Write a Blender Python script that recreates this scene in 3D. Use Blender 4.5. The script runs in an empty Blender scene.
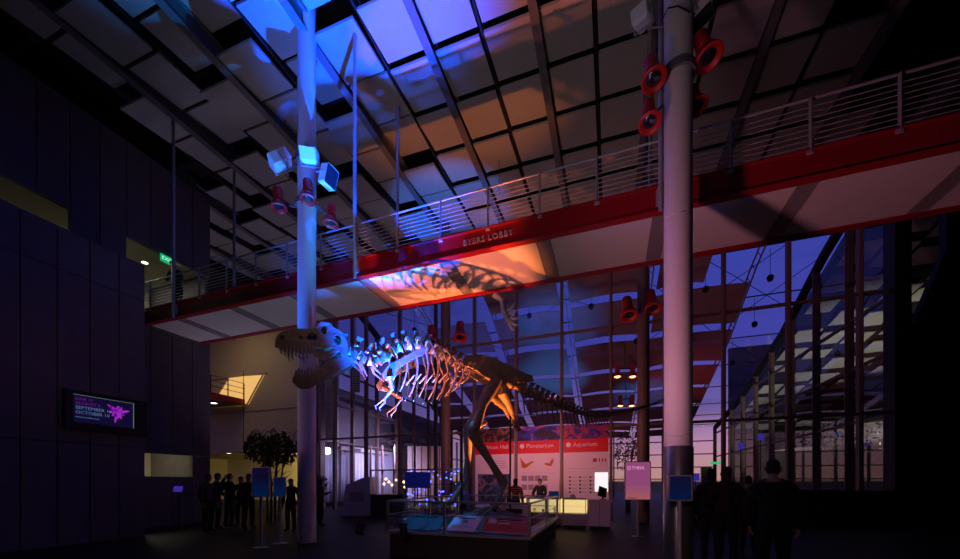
import bpy, bmesh, math, random
from mathutils import Vector, Matrix, Euler
from mathutils.geometry import tessellate_polygon
random.seed(7)
PI = math.pi
scene = bpy.context.scene
COL = scene.collection
F = 370.0; CX = 480.0; HY = 482.0; EYE = 1.6
RX, RY = 0.9435, 0.3315

# ---------------------------------------------------------------- places
def place(px, Y, z=0.0):
    """ground position of something seen at column px at a distance Y in front of the camera"""
    X = (px - CX) / F * Y
    return Vector((RX * X - RY * Y, RY * X + RX * Y, z))
def height(py, Y):
    return EYE + (HY - py) / F * Y
def project(p):
    X = RX * p[0] + RY * p[1]; Y = -RY * p[0] + RX * p[1]
    if Y < 0.2: return None
    return CX + F * X / Y, HY - F * (p[2] - EYE) / Y

# ---------------------------------------------------------------- materials
def mat(name, col, rough=0.6, metal=0.0, var=0.12, scale=6.0, bump=0.0, spec=0.4, emit=None, estr=0.0, coat=0.0):
    m = bpy.data.materials.new(name); m.use_nodes = True
    nt = m.node_tree; b = nt.nodes['Principled BSDF']
    b.inputs['Roughness'].default_value = rough; b.inputs['Metallic'].default_value = metal
    b.inputs['Specular IOR Level'].default_value = spec
    if coat: b.inputs['Coat Weight'].default_value = coat
    c = (*col, 1)
    tc = nt.nodes.new('ShaderNodeTexCoord')
    nz = nt.nodes.new('ShaderNodeTexNoise'); nz.inputs['Scale'].default_value = scale; nz.inputs['Detail'].default_value = 4
    nt.links.new(tc.outputs['Object'], nz.inputs['Vector'])
    mx = nt.nodes.new('ShaderNodeMix'); mx.data_type = 'RGBA'
    mx.inputs[6].default_value = tuple(v * (1 - var) for v in col) + (1,)
    mx.inputs[7].default_value = tuple(min(1, v * (1 + var)) for v in col) + (1,)
    nt.links.new(nz.outputs['Fac'], mx.inputs[0]); nt.links.new(mx.outputs[2], b.inputs['Base Color'])
    if bump:
        bp = nt.nodes.new('ShaderNodeBump'); bp.inputs['Strength'].default_value = bump; bp.inputs['Distance'].default_value = 0.02
        nt.links.new(nz.outputs['Fac'], bp.inputs['Height']); nt.links.new(bp.outputs['Normal'], b.inputs['Normal'])
    if emit:
        b.inputs['Emission Color'].default_value = (*emit, 1); b.inputs['Emission Strength'].default_value = estr
    return m
def emis(name, col, s, var=0.1, scale=3):
    return mat(name, tuple(c * .3 for c in col), 0.5, emit=col, estr=s, var=var, scale=scale)
def glassmat(name, tint=(0.93, 0.95, 0.97), gloss=0.025):
    m = bpy.data.materials.new(name); m.use_nodes = True; nt = m.node_tree; nt.nodes.clear()
    out = nt.nodes.new('ShaderNodeOutputMaterial'); mx = nt.nodes.new('ShaderNodeMixShader')
    t = nt.nodes.new('ShaderNodeBsdfTransparent'); t.inputs[0].default_value = (*tint, 1)
    g = nt.nodes.new('ShaderNodeBsdfGlossy'); g.inputs['Roughness'].default_value = 0.02; g.inputs[0].default_value = (.9, .9, .9, 1)
    lw = nt.nodes.new('ShaderNodeLayerWeight'); lw.inputs[0].default_value = 0.25
    mm = nt.nodes.new('ShaderNodeMath'); mm.operation = 'MULTIPLY_ADD'; mm.inputs[1].default_value = 0.16; mm.inputs[2].default_value = gloss
    nt.links.new(lw.outputs['Fresnel'], mm.inputs[0]); nt.links.new(mm.outputs[0], mx.inputs[0])
    nt.links.new(t.outputs[0], mx.inputs[1]); nt.links.new(g.outputs[0], mx.inputs[2]); nt.links.new(mx.outputs[0], out.inputs[0])
    return m
M = dict(
    floor=mat('polished_dark_concrete', (.016, .015, .015), .5, var=.25, scale=1.5, spec=.12),
    deck=mat('dark_roof_deck', (.008, .008, .010), .9),
    panel=mat('acoustic_panel_felt', (.36, .36, .35), .9, var=.06, scale=3, bump=.1),
    pinhole=mat('panel_edge', (.10, .10, .11), .8),
    beam=mat('grey_steel', (.13, .13, .15), .55),
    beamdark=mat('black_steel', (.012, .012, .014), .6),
    concrete=mat('board_formed_concrete', (.15, .125, .135), .85, var=.22, scale=2.2, bump=.3),
    joint=mat('joint_shadow', (.01, .01, .01), .9),
    cream=mat('cream_plaster', (.62, .54, .40), .8, var=.06, scale=1),
    white=mat('white_paint', (.68, .66, .66), .45, var=.04, scale=1),
    soffit=mat('soffit_panel', (.55, .50, .44), .7, var=.06, scale=1.2),
    strip=mat('perforated_strip', (.20, .18, .17), .6, var=.3, scale=30),
    red=mat('red_paint', (.27, .005, .010), .5, var=.06),
    lampred=mat('red_lamp_enamel', (.55, .02, .02), .45, var=.08),
    steel=mat('brushed_steel', (.46, .45, .46), .32, .85, var=.1, scale=14),
    steelpaint=mat('grey_rail_paint', (.36, .36, .38), .4, .3, var=.08),
    lettering=mat('brushed_letters', (.36, .33, .42), .4, .3),
    bronze=mat('brown_mullion', (.21, .135, .11), .5, .2, var=.15, scale=4),
    lens=mat('lamp_glass', (.02, .022, .03), .08, 0, spec=1.0, coat=1),
    bone=mat('fossil_bone', (.22, .165, .13), .55, var=.45, scale=9, bump=.5),
    boneflat=mat('pale_bone', (.50, .44, .36), .5, var=.35, scale=9, bump=.4),
    tooth=mat('tooth_enamel', (.28, .23, .20), .35, var=.2),
    black=mat('black_plastic', (.012, .012, .013), .5),
    blackm=mat('black_metal_frame', (.02, .02, .022), .4, .4),
    plinth=mat('charcoal_plinth', (.05, .04, .04), .5, var=.2),
    rock=mat('display_rock', (.16, .11, .08), .9, var=.5, scale=5, bump=.8),
    framegrey=mat('light_grey_frame', (.8, .76, .78), .45, .2),
    glass=glassmat('clear_glass'), caseglass=glassmat('case_glass', gloss=.03),
    labelwhite=mat('white_label_panel', (.75, .72, .74), .4), labelred=mat('red_label_panel', (.55, .02, .02), .4),
    pinkpanel=mat('pale_banner', (.82, .68, .74), .6, var=.03), redband=mat('red_banner_band', (.72, .01, .02), .5, var=.03),
    ink=mat('grey_print', (.35, .25, .32), .7), redink=mat('red_print', (.5, .04, .02), .7), orangeink=mat('orange_wing', (.55, .13, .02), .7, var=.6, scale=30),
    sail=mat('shade_sail_cloth', (.22, .17, .15), .9, var=.15, scale=2, bump=.1),
    leaf=mat('tree_leaf', (.10, .11, .03), .7, var=.4), bark=mat('tree_bark', (.10, .07, .04), .8, var=.3, scale=12),
    skin=mat('skin', (.42, .25, .18), .6, var=.05), hair=mat('dark_hair', (.02, .013, .01), .6, var=.3, scale=40),
    drape=mat('pleated_drape', (.75, .72, .80), .9, var=.1, scale=4),
    kiosk=mat('grey_kiosk', (.55, .46, .52), .5), cable=mat('cable', (.02, .02, .025), .6),
    sailblue=mat('blue_screen_back', (.01, .02, .12), .4),
    wood=mat('warm_soffit_boards', (.7, .45, .2), .6, var=.2, scale=8),
)
def cloth(name, c): return mat('cloth_' + name, c, .9, var=.2, scale=20, bump=.2)
CL = [cloth('black', (.012, .012, .014)), cloth('navy', (.02, .025, .06)), cloth('maroon', (.03, .008, .008)), cloth('grey', (.06, .06, .06)),
      cloth('brown', (.06, .035, .02)), cloth('denim', (.03, .045, .09)), cloth('olive', (.04, .045, .02))]
def stripes(name, c1, c2, scale):
    m = mat(name, c1, .8); nt = m.node_tree; b = nt.nodes['Principled BSDF']
    tc = nt.nodes.new('ShaderNodeTexCoord'); w = nt.nodes.new('ShaderNodeTexWave'); w.bands_direction = 'Z'; w.inputs['Scale'].default_value = scale
    r = nt.nodes.new('ShaderNodeValToRGB'); r.color_ramp.interpolation = 'CONSTANT'; r.color_ramp.elements[0].color = (*c1, 1); r.color_ramp.elements[1].position = .5; r.color_ramp.elements[1].color = (*c2, 1)
    nt.links.new(tc.outputs['Object'], w.inputs[0]); nt.links.new(w.outputs['Fac'], r.inputs[0]); nt.links.new(r.outputs[0], b.inputs['Base Color'])
    return m
M['striped'] = stripes('striped_knit', (.7, .28, .12), (.06, .02, .02), 5)
def picture(name, c1, c2, c3, scale, estr=0.0, dist=1.5, p1=.42, p2=.58):
    m = mat(name, c1, .5); nt = m.node_tree; b = nt.nodes['Principled BSDF']
    tc = nt.nodes.new('ShaderNodeTexCoord'); n = nt.nodes.new('ShaderNodeTexNoise'); n.inputs['Scale'].default_value = scale; n.inputs['Detail'].default_value = 5; n.inputs['Distortion'].default_value = dist
    r = nt.nodes.new('ShaderNodeValToRGB'); e = r.color_ramp.elements
    e[0].color = (*c1, 1); e[0].position = p1; e[1].color = (*c3, 1); e[1].position = p2 + .1; x = e.new((p1 + p2) / 2 + .03); x.color = (*c2, 1)
    nt.links.new(tc.outputs['Object'], n.inputs[0]); nt.links.new(n.outputs['Fac'], r.inputs[0]); nt.links.new(r.outputs[0], b.inputs['Base Color'])
    if estr:
        nt.links.new(r.outputs[0], b.inputs['Emission Color']); b.inputs['Emission Strength'].default_value = estr
    return m

# ---------------------------------------------------------------- mesh helpers
class MB:
    def __init__(s): s.v = []; s.f = []
    def add(s, vs, fs):
        o = len(s.v); s.v += [Vector(v) for v in vs]; s.f += [tuple(i + o for i in f) for f in fs]; return s
    def box(s, c, d, rz=0, rx=0, ry=0):
        R = Euler((rx, ry, rz)).to_matrix(); c = Vector(c)
        vs = [c + R @ Vector((x * d[0] / 2, y * d[1] / 2, z * d[2] / 2)) for z in (-1, 1) for y in (-1, 1) for x in (-1, 1)]
        return s.add(vs, [(0, 2, 3, 1), (4, 5, 7, 6), (0, 1, 5, 4), (2, 6, 7, 3), (0, 4, 6, 2), (1, 3, 7, 5)])
    def bx(s, x0, x1, y0, y1, z0, z1):
        return s.box(((x0 + x1) / 2, (y0 + y1) / 2, (z0 + z1) / 2), (abs(x1 - x0), abs(y1 - y0), abs(z1 - z0)))
    def cyl(s, a, b, r1, r2=None, n=16, caps=True):
        return s.tube([a, b], [r1, r1 if r2 is None else r2], n, caps)
    def tube(s, pts, rs, n=8, caps=True, flat=1.0):
        pts = [Vector(p) for p in pts]; N = len(pts)
        if not isinstance(rs, (list, tuple)): rs = [rs] * N
        rings = []; pu = None
        for i, p in enumerate(pts):
            d = (pts[min(i + 1, N - 1)] - pts[max(i - 1, 0)]).normalized()
            if pu is None:
                ref = Vector((0, 0, 1)) if abs(d.z) < .9 else Vector((1, 0, 0)); u = d.cross(ref).normalized()
            else:
                u = (pu - d * pu.dot(d)).normalized()
            pu = u; w = d.cross(u)
            rings.append([p + (u * math.cos(2 * PI * k / n) * flat + w * math.sin(2 * PI * k / n)) * rs[i] for k in range(n)])
        vs = [v for r in rings for v in r]
        fs = [(i * n + k, i * n + (k + 1) % n, (i + 1) * n + (k + 1) % n, (i + 1) * n + k) for i in range(N - 1) for k in range(n)]
        if caps: fs += [tuple(range(n))[::-1], tuple((N - 1) * n + k for k in range(n))]
        return s.add(vs, fs)
    def lathe(s, prof, M4=None, n=20):
        M4 = M4 or Matrix.Identity(4)
        vs = [M4 @ Vector((r * math.cos(2 * PI * k / n), r * math.sin(2 * PI * k / n), z)) for r, z in prof for k in range(n)]
        fs = [(i * n + k, i * n + (k + 1) % n, (i + 1) * n + (k + 1) % n, (i + 1) * n + k) for i in range(len(prof) - 1) for k in range(n)]
        return s.add(vs, fs)
    def ball(s, c, r, n=10, m=7):
        c = Vector(c); r = Vector(r) if hasattr(r, '__len__') else Vector((r, r, r))
        vs = [c + Vector((r.x * math.sin(PI * j / m) * math.cos(2 * PI * k / n), r.y * math.sin(PI * j / m) * math.sin(2 * PI * k / n), r.z * math.cos(PI * j / m))) for j in range(m + 1) for k in range(n)]
        fs = [(j * n + k, (j + 1) * n + k, (j + 1) * n + (k + 1) % n, j * n + (k + 1) % n) for j in range(m) for k in range(n)]
        return s.add(vs, fs)
    def plate(s, loops3a, loops3b):
        """a plate with holes: outer loop first; a and b are its two faces"""
        tris = tessellate_polygon(loops3a)
        A = [p for l in loops3a for p in l]; B = [p for l in loops3b for p in l]; n = len(A)
        fs = [tuple(t) for t in tris] + [tuple(i + n for i in reversed(t)) for t in tris]
        o = 0
        for l in loops3a:
            k = len(l); fs += [(o + i, o + (i + 1) % k, n + o + (i + 1) % k, n + o + i) for i in range(k)]; o += k
        return s.add(A + B, fs)
    def build(s, name, m, parent=None, world=False, smooth=False):
        off = Vector()
        if world:
            q = parent
            while q: off = off + q.location; q = q.parent
        me = bpy.data.meshes.new(name); me.from_pydata([v - off for v in s.v], [], s.f)
        bm = bmesh.new(); bm.from_mesh(me); bmesh.ops.recalc_face_normals(bm, faces=bm.faces); bm.to_mesh(me); bm.free()
        me.materials.append(m)
        if smooth:
            for p in me.polygons: p.use_smooth = True
            me.set_sharp_from_angle(angle=math.radians(40))
        o = bpy.data.objects.new(name, me); COL.objects.link(o)
        if parent: o.parent = parent
        return o
def tag(o, label, cat, group=None, kind=None):
    o['label'] = label; o['category'] = cat
    if group: o['group'] = group
    if kind: o['kind'] = kind
    return o
def thing(name, label, cat, loc=(0, 0, 0), rz=0, group=None):
    o = bpy.data.objects.new(name, None); COL.objects.link(o); o.location = loc; o.rotation_euler = (0, 0, rz); o.empty_display_size = .2
    return tag(o, label, cat, group)
def struct(o): o['kind'] = 'structure'; return o
def copy_tree(o, parent=None):
    c = o.copy(); COL.objects.link(c); c.parent = parent
    for ch in [x for x in o.children]: copy_tree(ch, c)
    return c
def recenter(o, p):
    """put the origin of a mesh at p"""
    p = Vector(p); o.data.transform(Matrix.Translation(-p)); o.location = p; return o
def text(name, body, size, loc, rot, m, parent=None, align='LEFT', extrude=.004, spacing=1.0):
    c = bpy.data.curves.new(name, 'FONT'); c.body = body; c.size = size; c.align_x = align; c.align_y = 'CENTER'; c.extrude = extrude; c.resolution_u = 2
    c.materials.append(m); c.space_character = spacing; f = bpy.data.objects.new('f', c); COL.objects.link(f)
    dg = bpy.context.evaluated_depsgraph_get(); dg.update(); me = bpy.data.meshes.new_from_object(f.evaluated_get(dg)); bpy.data.objects.remove(f); me.name = name
    o = bpy.data.objects.new(name, me); COL.objects.link(o); o.location = loc; o.rotation_euler = rot
    if parent: o.parent = parent
    return o
FACE_CAM = (PI / 2, 0, 0)

# ================================================================ CAMERA, WORLD
cam = bpy.data.cameras.new('camera'); co = bpy.data.objects.new('camera', cam); COL.objects.link(co)
cam.sensor_width = 36; cam.lens = F / 960 * 36; cam.shift_y = (HY - 279.5) / 960; cam.clip_end = 300; cam.clip_start = .05
co.location = (0, 0, EYE); co.rotation_euler = (PI / 2, 0, math.atan2(RY, RX)); scene.camera = co
scene.view_settings.view_transform = 'Standard'; scene.view_settings.look = 'None'; scene.view_settings.gamma = 1; scene.view_settings.exposure = 0
w = bpy.data.worlds.new('dusk_sky'); scene.world = w; w.use_nodes = True; nt = w.node_tree
bg = nt.nodes['Background']; tc = nt.nodes.new('ShaderNodeTexCoord'); sx = nt.nodes.new('ShaderNodeSeparateXYZ'); cr = nt.nodes.new('ShaderNodeValToRGB')
nt.links.new(tc.outputs['Generated'], sx.inputs[0]); nt.links.new(sx.outputs['Z'], cr.inputs[0]); nt.links.new(cr.outputs[0], bg.inputs[0])
e = cr.color_ramp.elements
e[0].position = 0; e[0].color = (.02, .015, .03, 1); e[1].position = 1; e[1].color = (.02, .03, .16, 1)
for p, c in ((.005, (.62, .30, .24)), (.09, (.55, .27, .42)), (.18, (.17, .12, .40)), (.30, (.06, .058, .37)), (.5, (.045, .06, .40))):
    x = e.new(p); x.color = (*c, 1)
mr = nt.nodes.new('ShaderNodeMapRange'); mr.inputs[1].default_value = -.65; mr.inputs[2].default_value = .25; mr.inputs[3].default_value = .6; mr.inputs[4].default_value = 1.05
nt.links.new(sx.outputs['X'], mr.inputs[0]); nt.links.new(mr.outputs[0], bg.inputs[1])

# ================================================================ SETTING
struct(MB().bx(-34, 26, -4, 60, -.2, 0).build('floor', M['floor']))
H = 13.6
struct(MB().bx(-24, 16, -3, 17.6, 14.3, 14.6).build('ceiling', M['deck']))
def panelwall(name, x0, x1, v0, v1, z0, z1, step, face, holes=(), top_joint=None):
    """a concrete wall along v: slab and boards in front of it (face = +1 boards on the +x side)"""
    mb = MB(); v = v1
    while v > v0:
        a = max(v - step, v0)
        zs = [(z0, z1)]
        for (h0, h1, hz0, hz1) in holes:
            if h0 < v - .05 and h1 > a + .05:
                zs = [q for (p0, p1) in zs for q in ((p0, min(p1, hz0)), (max(p0, hz1), p1)) if q[1] - q[0] > .05]
        for (p0, p1) in zs:
            cuts = [p0] + [c for c in (top_joint or []) if p0 < c < p1] + [p1]
            for c0, c1 in zip(cuts, cuts[1:]): mb.bx(x0, x1, a + .012, v - .012, c0 + .008, c1 - .008)
        v = a
    return struct(mb.build(name, M['concrete']))
# near left wall: two storeys high, its top is the guard of the upper floor
W1 = -12.9
panelwall('wall_left', W1 - .12, W1, -2, 7.0, 0, 7.96, .61, 1, top_joint=[2.6, 6.9])
MBj = MB().bx(W1 - .4, W1 - .13, -2, 6.98, 0, 7.9); struct(MBj.build('wall_left_core', M['joint']))
W2 = -15.1
panelwall('wall_left_far', W2 - .15, W2, -2, 10.4, 0, 12.9, .68, 1,
          holes=[(3.0, 6.05, 7.5, 9.7), (7.75, 10.1, 7.5, 9.75), (8.3, 9.55, 1.8, 2.6)], top_joint=[2.6, 6.9, 7.5])
struct(MB().bx(W1 - .4, W2, -2, 6.9, 7.0, 7.5).build('floor_upper_left', M['beamdark']))
struct(MB().bx(W2 - 5, W2 - .16, -2, 10.4, 6.9, 7.5).build('floor_upper_gallery', M['beamdark']))
struct(MB().bx(W2 - 5, W2 - .16, -2, 10.4, 9.9, 10.0).build('ceiling_upper_gallery', M['cream']))
struct(MB().bx(W2 - 3.6, W2 - 3.5, -2, 10.4, 7.5, 9.9).build('wall_gallery_back', M['cream']))
struct(MB().bx(W2 - 5, W2 - .16, 10.3, 10.42, 0, 12.9).build('wall_gallery_end', M['concrete']))
struct(MB().bx(W2 - 3.6, W2 - .2, 5.0, 5.1, 0, 6.9).build('wall_lower_room_side', M['cream']))
struct(MB().bx(W2 - 3.6, W2 - 3.5, 5, 10.3, 0, 6.9).build('wall_lower_room_back', M['cream']))
# west hall behind the left column
struct(MB().bx(-34, -16.5, 19.0, 19.5, 3.7, 14).build('wall_west_upper', M['cream']))
struct(MB().bx(-34, -16.3, 19.5, 25, 3.7, 3.9).build('ceiling_west_soffit', M['cream']))
struct(MB().bx(-40, -17.6, 25, 25.2, 0, 3.8).build('wall_west_lower', M['cream']))
struct(MB().bx(-34.2, -34, 8, 25, 0, 14).build('wall_west_end', M['cream']))
struct(MB().bx(-34, -20.1, 6, 19, 13.1, 13.3).build('ceiling_west', M['deck']))
struct(MB().bx(-30, -22, 18.9, 18.99, 9.0, 9.04).bx(-34, -17, 18.94, 18.99, 6.5, 6.53).build('trim_1', M['ink']))
# right and back walls of the lobby, in the dark, plus an added dark strip
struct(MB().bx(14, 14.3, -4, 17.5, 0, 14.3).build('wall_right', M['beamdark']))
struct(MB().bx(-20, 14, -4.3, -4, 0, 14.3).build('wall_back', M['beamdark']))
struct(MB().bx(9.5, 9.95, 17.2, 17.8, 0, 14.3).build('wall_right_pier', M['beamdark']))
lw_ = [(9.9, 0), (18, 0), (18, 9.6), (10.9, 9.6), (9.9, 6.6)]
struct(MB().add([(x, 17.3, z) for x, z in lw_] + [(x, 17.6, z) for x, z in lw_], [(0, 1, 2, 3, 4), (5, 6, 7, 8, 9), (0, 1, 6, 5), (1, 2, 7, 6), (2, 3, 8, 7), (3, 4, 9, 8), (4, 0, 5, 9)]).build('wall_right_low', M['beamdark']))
struct(MB().bx(2.6, 9.5, 16.9, 17.1, 0, 1.3).build('wall_right_added_dark', M['beamdark']))  # added dark wall, blacks out the bright floor below the right windows
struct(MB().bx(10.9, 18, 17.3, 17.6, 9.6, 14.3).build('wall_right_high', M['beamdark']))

# ---------------------------------------------------------------- ceiling panels (floating squares on stepped levels)
def lev(k, j):
    if k >= -4: return .03 * j * (1 if j < 3 else .6)
    return (-.14, .06, .24)[(k + j) % 3]
cproto = None
PG = {'a': ('grey square acoustic panel hung under the dark roof above the red bridge', 'acoustic panels over the lobby'),
      'b': ('stepped grey acoustic ceiling panel over the left concrete walls, left of the blue-lit column', 'stepped acoustic panels on the left')}
def make_panel():
    mb = MB().box((0, 0, .03), (1.30, 1.405, .07)).box((0, 0, .09), (1.20, 1.30, .06))
    return mb
pm = make_panel()
pans = {}
ncp = 0
for k in range(-15, 10):
    u = -.367 + 1.433 * k + .7165
    for j in range(-4, 8):
        v = 9.25 + 1.53 * (j + .5)
        if k < -5: v += .51 * ((-5 - k) % 3)
        if v > 16.9 or (u < W2 + .5 and v < 10.9) or u < -20: continue
        pr = project((u, v, H))
        if not pr or pr[0] < -30 or pr[0] > 860 or pr[1] < -60: continue
        g = 'b' if k < -6 else 'a'
        if g not in pans:
            o = pm.build('ceiling_panel', M['panel']); tag(o, PG[g][0], 'ceiling panel', PG[g][1]); o['kind'] = 'thing'; pans[g] = o
        else:
            o = pans[g].copy(); COL.objects.link(o)
        o.location = (u, v, H + lev(k, j)); ncp += 1
        if k < -5: o.rotation_euler = (math.radians(5.5), math.radians(1.5), 0)
for k in range(-15, 10):
    thick = (k % 2 == 1)
    u = -.367 + 1.433 * k; v0 = 10.5 if u < W2 else 0
    mb = MB()
    if thick:
        mb.bx(u - .11, u + .11, v0, 17.4, 13.34, 13.37).bx(u - .11, u + .11, v0, 17.4, 13.82, 13.86).bx(u - .015, u + .015, v0, 17.4, 13.37, 13.82)
        o = mb.build('roof_beam', M['beam'])
        tag(o, 'grey steel roof beam running away between the ceiling panels', 'beam', 'grey steel roof beams')
    else:
        mb.bx(u - .03, u + .03, v0, 17.4, 13.62, 13.8).bx(u - .05, u + .05, v0, 17.4, 13.80, 13.83)
        o = mb.build('roof_rail', M['beamdark'])
        tag(o, 'thin black panel rail between two rows of ceiling panels', 'rail', 'thin black ceiling rails')
    o['kind'] = 'thing'
for v in (5.6, 11.2, 15.6):
    o = MB().bx(-20, 13.9, v - .09, v + .09, 13.92, 14.28).build('cross_beam', M['beamdark'])
    o['kind'] = 'structure'

# ================================================================ BRIDGE
BV0, BV1 = 8.2, 10.1; BX0, BX1 = -15.08, 13.9
br = thing('footbridge', 'long red-edged footbridge crossing the lobby with cream underside and steel railings', 'bridge', (-4, 9.1, 7.05))
def part(mb, name, m, parent, **kw): return mb.build(name, m, parent, world=True, **kw)
fx = (BX1 + BX0) / 2
part(MB().bx(BX0, BX1, BV0, BV0 + .03, 7.04, 7.53).bx(BX0, BX1, BV0 - .05, BV0 + .12, 7.02, 7.05).bx(BX0, BX1, BV0 - .05, BV0 + .12, 7.51, 7.54), 'fascia', M['red'], br)
part(MB().bx(BX0, BX1, BV1 - .03, BV1, 7.04, 7.53).bx(BX0, BX1, BV1 - .12, BV1 + .05, 7.02, 7.05), 'fascia', M['red'], br)
part(MB().bx(BX0, BX1, BV0 + .04, BV1 - .04, 7.3, 7.5), 'deck', M['beamdark'], br)
us = [-3.85 + 2.42 * i for i in range(-5, 8)]
for i, u in enumerate(us):
    st = MB().bx(u - .14, u + .14, BV0 + .03, BV1 - .03, 7.045, 7.075)
    for dx in (-.15, .15): st.bx(u + dx - .012, u + dx + .012, BV0 + .03, BV1 - .03, 7.03, 7.08)
    if u < BX1 - .2: part(st, 'joint_strip', M['strip'], br)
    a = max(BX0, u - 2.42 + .165); b = u - .165
    if i == 0: a = BX0
    if b - a > .1: part(MB().bx(a, min(b, BX1), BV0 + .035, BV1 - .035, 7.05, 7.10), 'soffit_panel', M['soffit'], br)
posts = [-.26 + 1.21 * k for k in range(-12, 12)]
for (vv, s) in ((BV0 - .02, -1), (BV1 + .02, 1)):
    for u in posts:
        if u < BX0 + .1 or u > 12: continue
        mb = MB().box((u, vv, 7.96), (.045, .014, .98)).box((u, vv + s * .02, 7.96), (.012, .045, .98)).box((u, vv, 7.5), (.10, .03, .10))
        part(mb, 'railing_post', M['steelpaint'], br)
    part(MB().tube([(BX0, vv - s * .03, 8.46), (12, vv - s * .03, 8.46)], .026, 10), 'handrail', M['steelpaint'], br)
    for z in [7.60 + .098 * i for i in range(8)]:
        part(MB().tube([(BX0, vv, z), (12, vv, z)], .0085, 6), 'rail', M['steelpaint'], br)
part(MB().bx(BX0, 12, BV0 + .03, BV0 + .05, 7.53, 7.57), 'toe_plate', M['red'], br)
tx = text('lettering', 'BYERS LOBBY', .185, Vector((-2.69, BV0 - .012, 7.285)) - br.location, FACE_CAM, M['lettering'], br, 'CENTER', .012, 1.12)
for u in (-13.5, -6.35, .95):
    for vv in (BV0 - .09, BV1 + .09):
        part(MB().tube([(u, vv, 6.98), (u, vv, 7.06), (u, vv, 13.48)], [.035, .048, .048], 12).box((u, vv + (.05 if vv < 9 else -.05), 7.28), (.16, .06, .3)), 'hanger_rod', M['steelpaint'], br, smooth=True)

# ================================================================ COLUMNS
def column(u, v, top, label, r=.2275, m='white', sleeve=True, rings=(2.4, 6.2, 9.9)):
    t = thing('round_column', label, 'column', (u, v, 0)); t['kind'] = 'thing'
    zs = [0] + [z for z in rings if z < top] + [top]
    mb = MB()
    for a, b in zip(zs, zs[1:]): mb.lathe([(r * .96, a), (r, a + .006), (r, b - .006), (r * .96, b)], n=32)
    mb.build('shaft', M[m], t, smooth=True)
    if sleeve: MB().lathe([(r + .012, 0), (r + .012, 2.2), (r, 2.22)], n=32).build('base_sleeve', M['steel'], t, smooth=True)
    return t
C1 = Vector((-7.6, 7.75, 0)); C2 = Vector((1.13, 7.29, 0)); C3 = Vector((-7.35, 16, 0)); C4 = Vector((1.25, 16, 0))
column(C1.x, C1.y, 14.3, 'white round column lit blue, in front of the skeleton jaw on the left', sleeve=False)
column(C2.x, C2.y, 14.3, 'thick white round column on the right, nearest to the camera')
column(C3.x, C3.y, 14.3, 'far brown-lit round column behind the skeleton ribs', m='bronze', sleeve=False)
column(C4.x, C4.y, 14.3, 'far brown-lit round column behind the end of the skeleton tail', m='bronze', sleeve=False)

# ================================================================ COLUMN LAMPS
def aim_matrix(loc, d):
    q = Vector(d).normalized().to_track_quat('Z', 'Y'); return Matrix.Translation(loc) @ q.to_matrix().to_4x4()
def red_lamp(anchor, head, d, size, label, group=None, glow=False, m='lampred'):
    """a flared spotlight: can, bell, glass and a bracket to the column; d = the way it shines"""
    t = thing('column_spotlight', label, 'spotlight', head, 0, group)
    A = aim_matrix((0, 0, 0), d); s = size
    MB().lathe([(0, -1.0 * s), (.19 * s, -.99 * s), (.22 * s, -.93 * s), (.22 * s, -.42 * s), (.13 * s, -.38 * s), (.13 * s, -.30 * s), (0, -.3 * s)], A, 20).build('lamp_can', M[m], t, smooth=True)
    bell = MB().lathe([(.12 * s, -.33 * s), (.30 * s, -.26 * s), (.36 * s, -.10 * s), (.40 * s, -.02 * s), (.40 * s, .02 * s), (.34 * s, .05 * s), (.26 * s, .0), (.22 * s, -.06 * s), (.1 * s, -.2 * s)], A, 24).build('bell', M[m], t, smooth=True)
    MB().lathe([(0, .0 * s), (.12 * s, -.01 * s), (.21 * s, -.03 * s), (.235 * s, -.05 * s), (0, -.1 * s)], A, 20).build('lens', M['warmglow'] if glow else M['lens'], bell, smooth=True)
    a = Vector(anchor) - Vector(head); mid = A @ Vector((0, 0, -.35 * s))
    MB().tube([a, a * .5 + mid * .5 + Vector((0, 0, -.05 * s)), mid], .05 * s, 8).ball(mid, .1 * s, 8, 5).build('bracket', M['beam'], t)
    return t
M['warmglow'] = emis('warm_lamp_glow', (1, .45, .12), 6)
M['blueglow'] = emis('blue_bulb_glow', (.05, .1, 1), 6)
def clamp(u, v, z, label, r=.2275):
    return tag(recenter(MB().lathe([(r + .005, -.07), (r + .05, -.07), (r + .05, .07), (r + .005, .07)], Matrix.Translation((u, v, z)), 28).build('column_clamp', M['beam']), (u, v, z)), label, 'clamp')
clamp(C1.x, C1.y, 8.95, 'steel clamp ring holding the red lamps on the blue-lit column')
clamp(C1.x, C1.y, 10.1, 'steel clamp ring holding the pale flood lamps on the blue-lit column')
def camdir(x, y, z): return Vector((RX * x - RY * y, RY * x + RX * y, z))
def lamp_at(px, py, Y): p = place(px, Y); p.z = height(py, Y); return p
red_lamp((C1.x - .25, C1.y, 8.95), lamp_at(279, 208, 9.65), camdir(.08, .0, -1), .52, 'left red spotlight below the pale flood lamps on the blue-lit column')
red_lamp((C1.x, C1.y - .25, 8.95), lamp_at(308, 200, 9.45), camdir(.05, -.05, -1), .52, 'middle red spotlight, in front of the blue-lit column shaft')
red_lamp((C1.x + .25, C1.y, 8.95), lamp_at(331, 224, 9.6), camdir(-.05, .0, -1), .50, 'right red spotlight, lowest of three on the blue-lit column')
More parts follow.
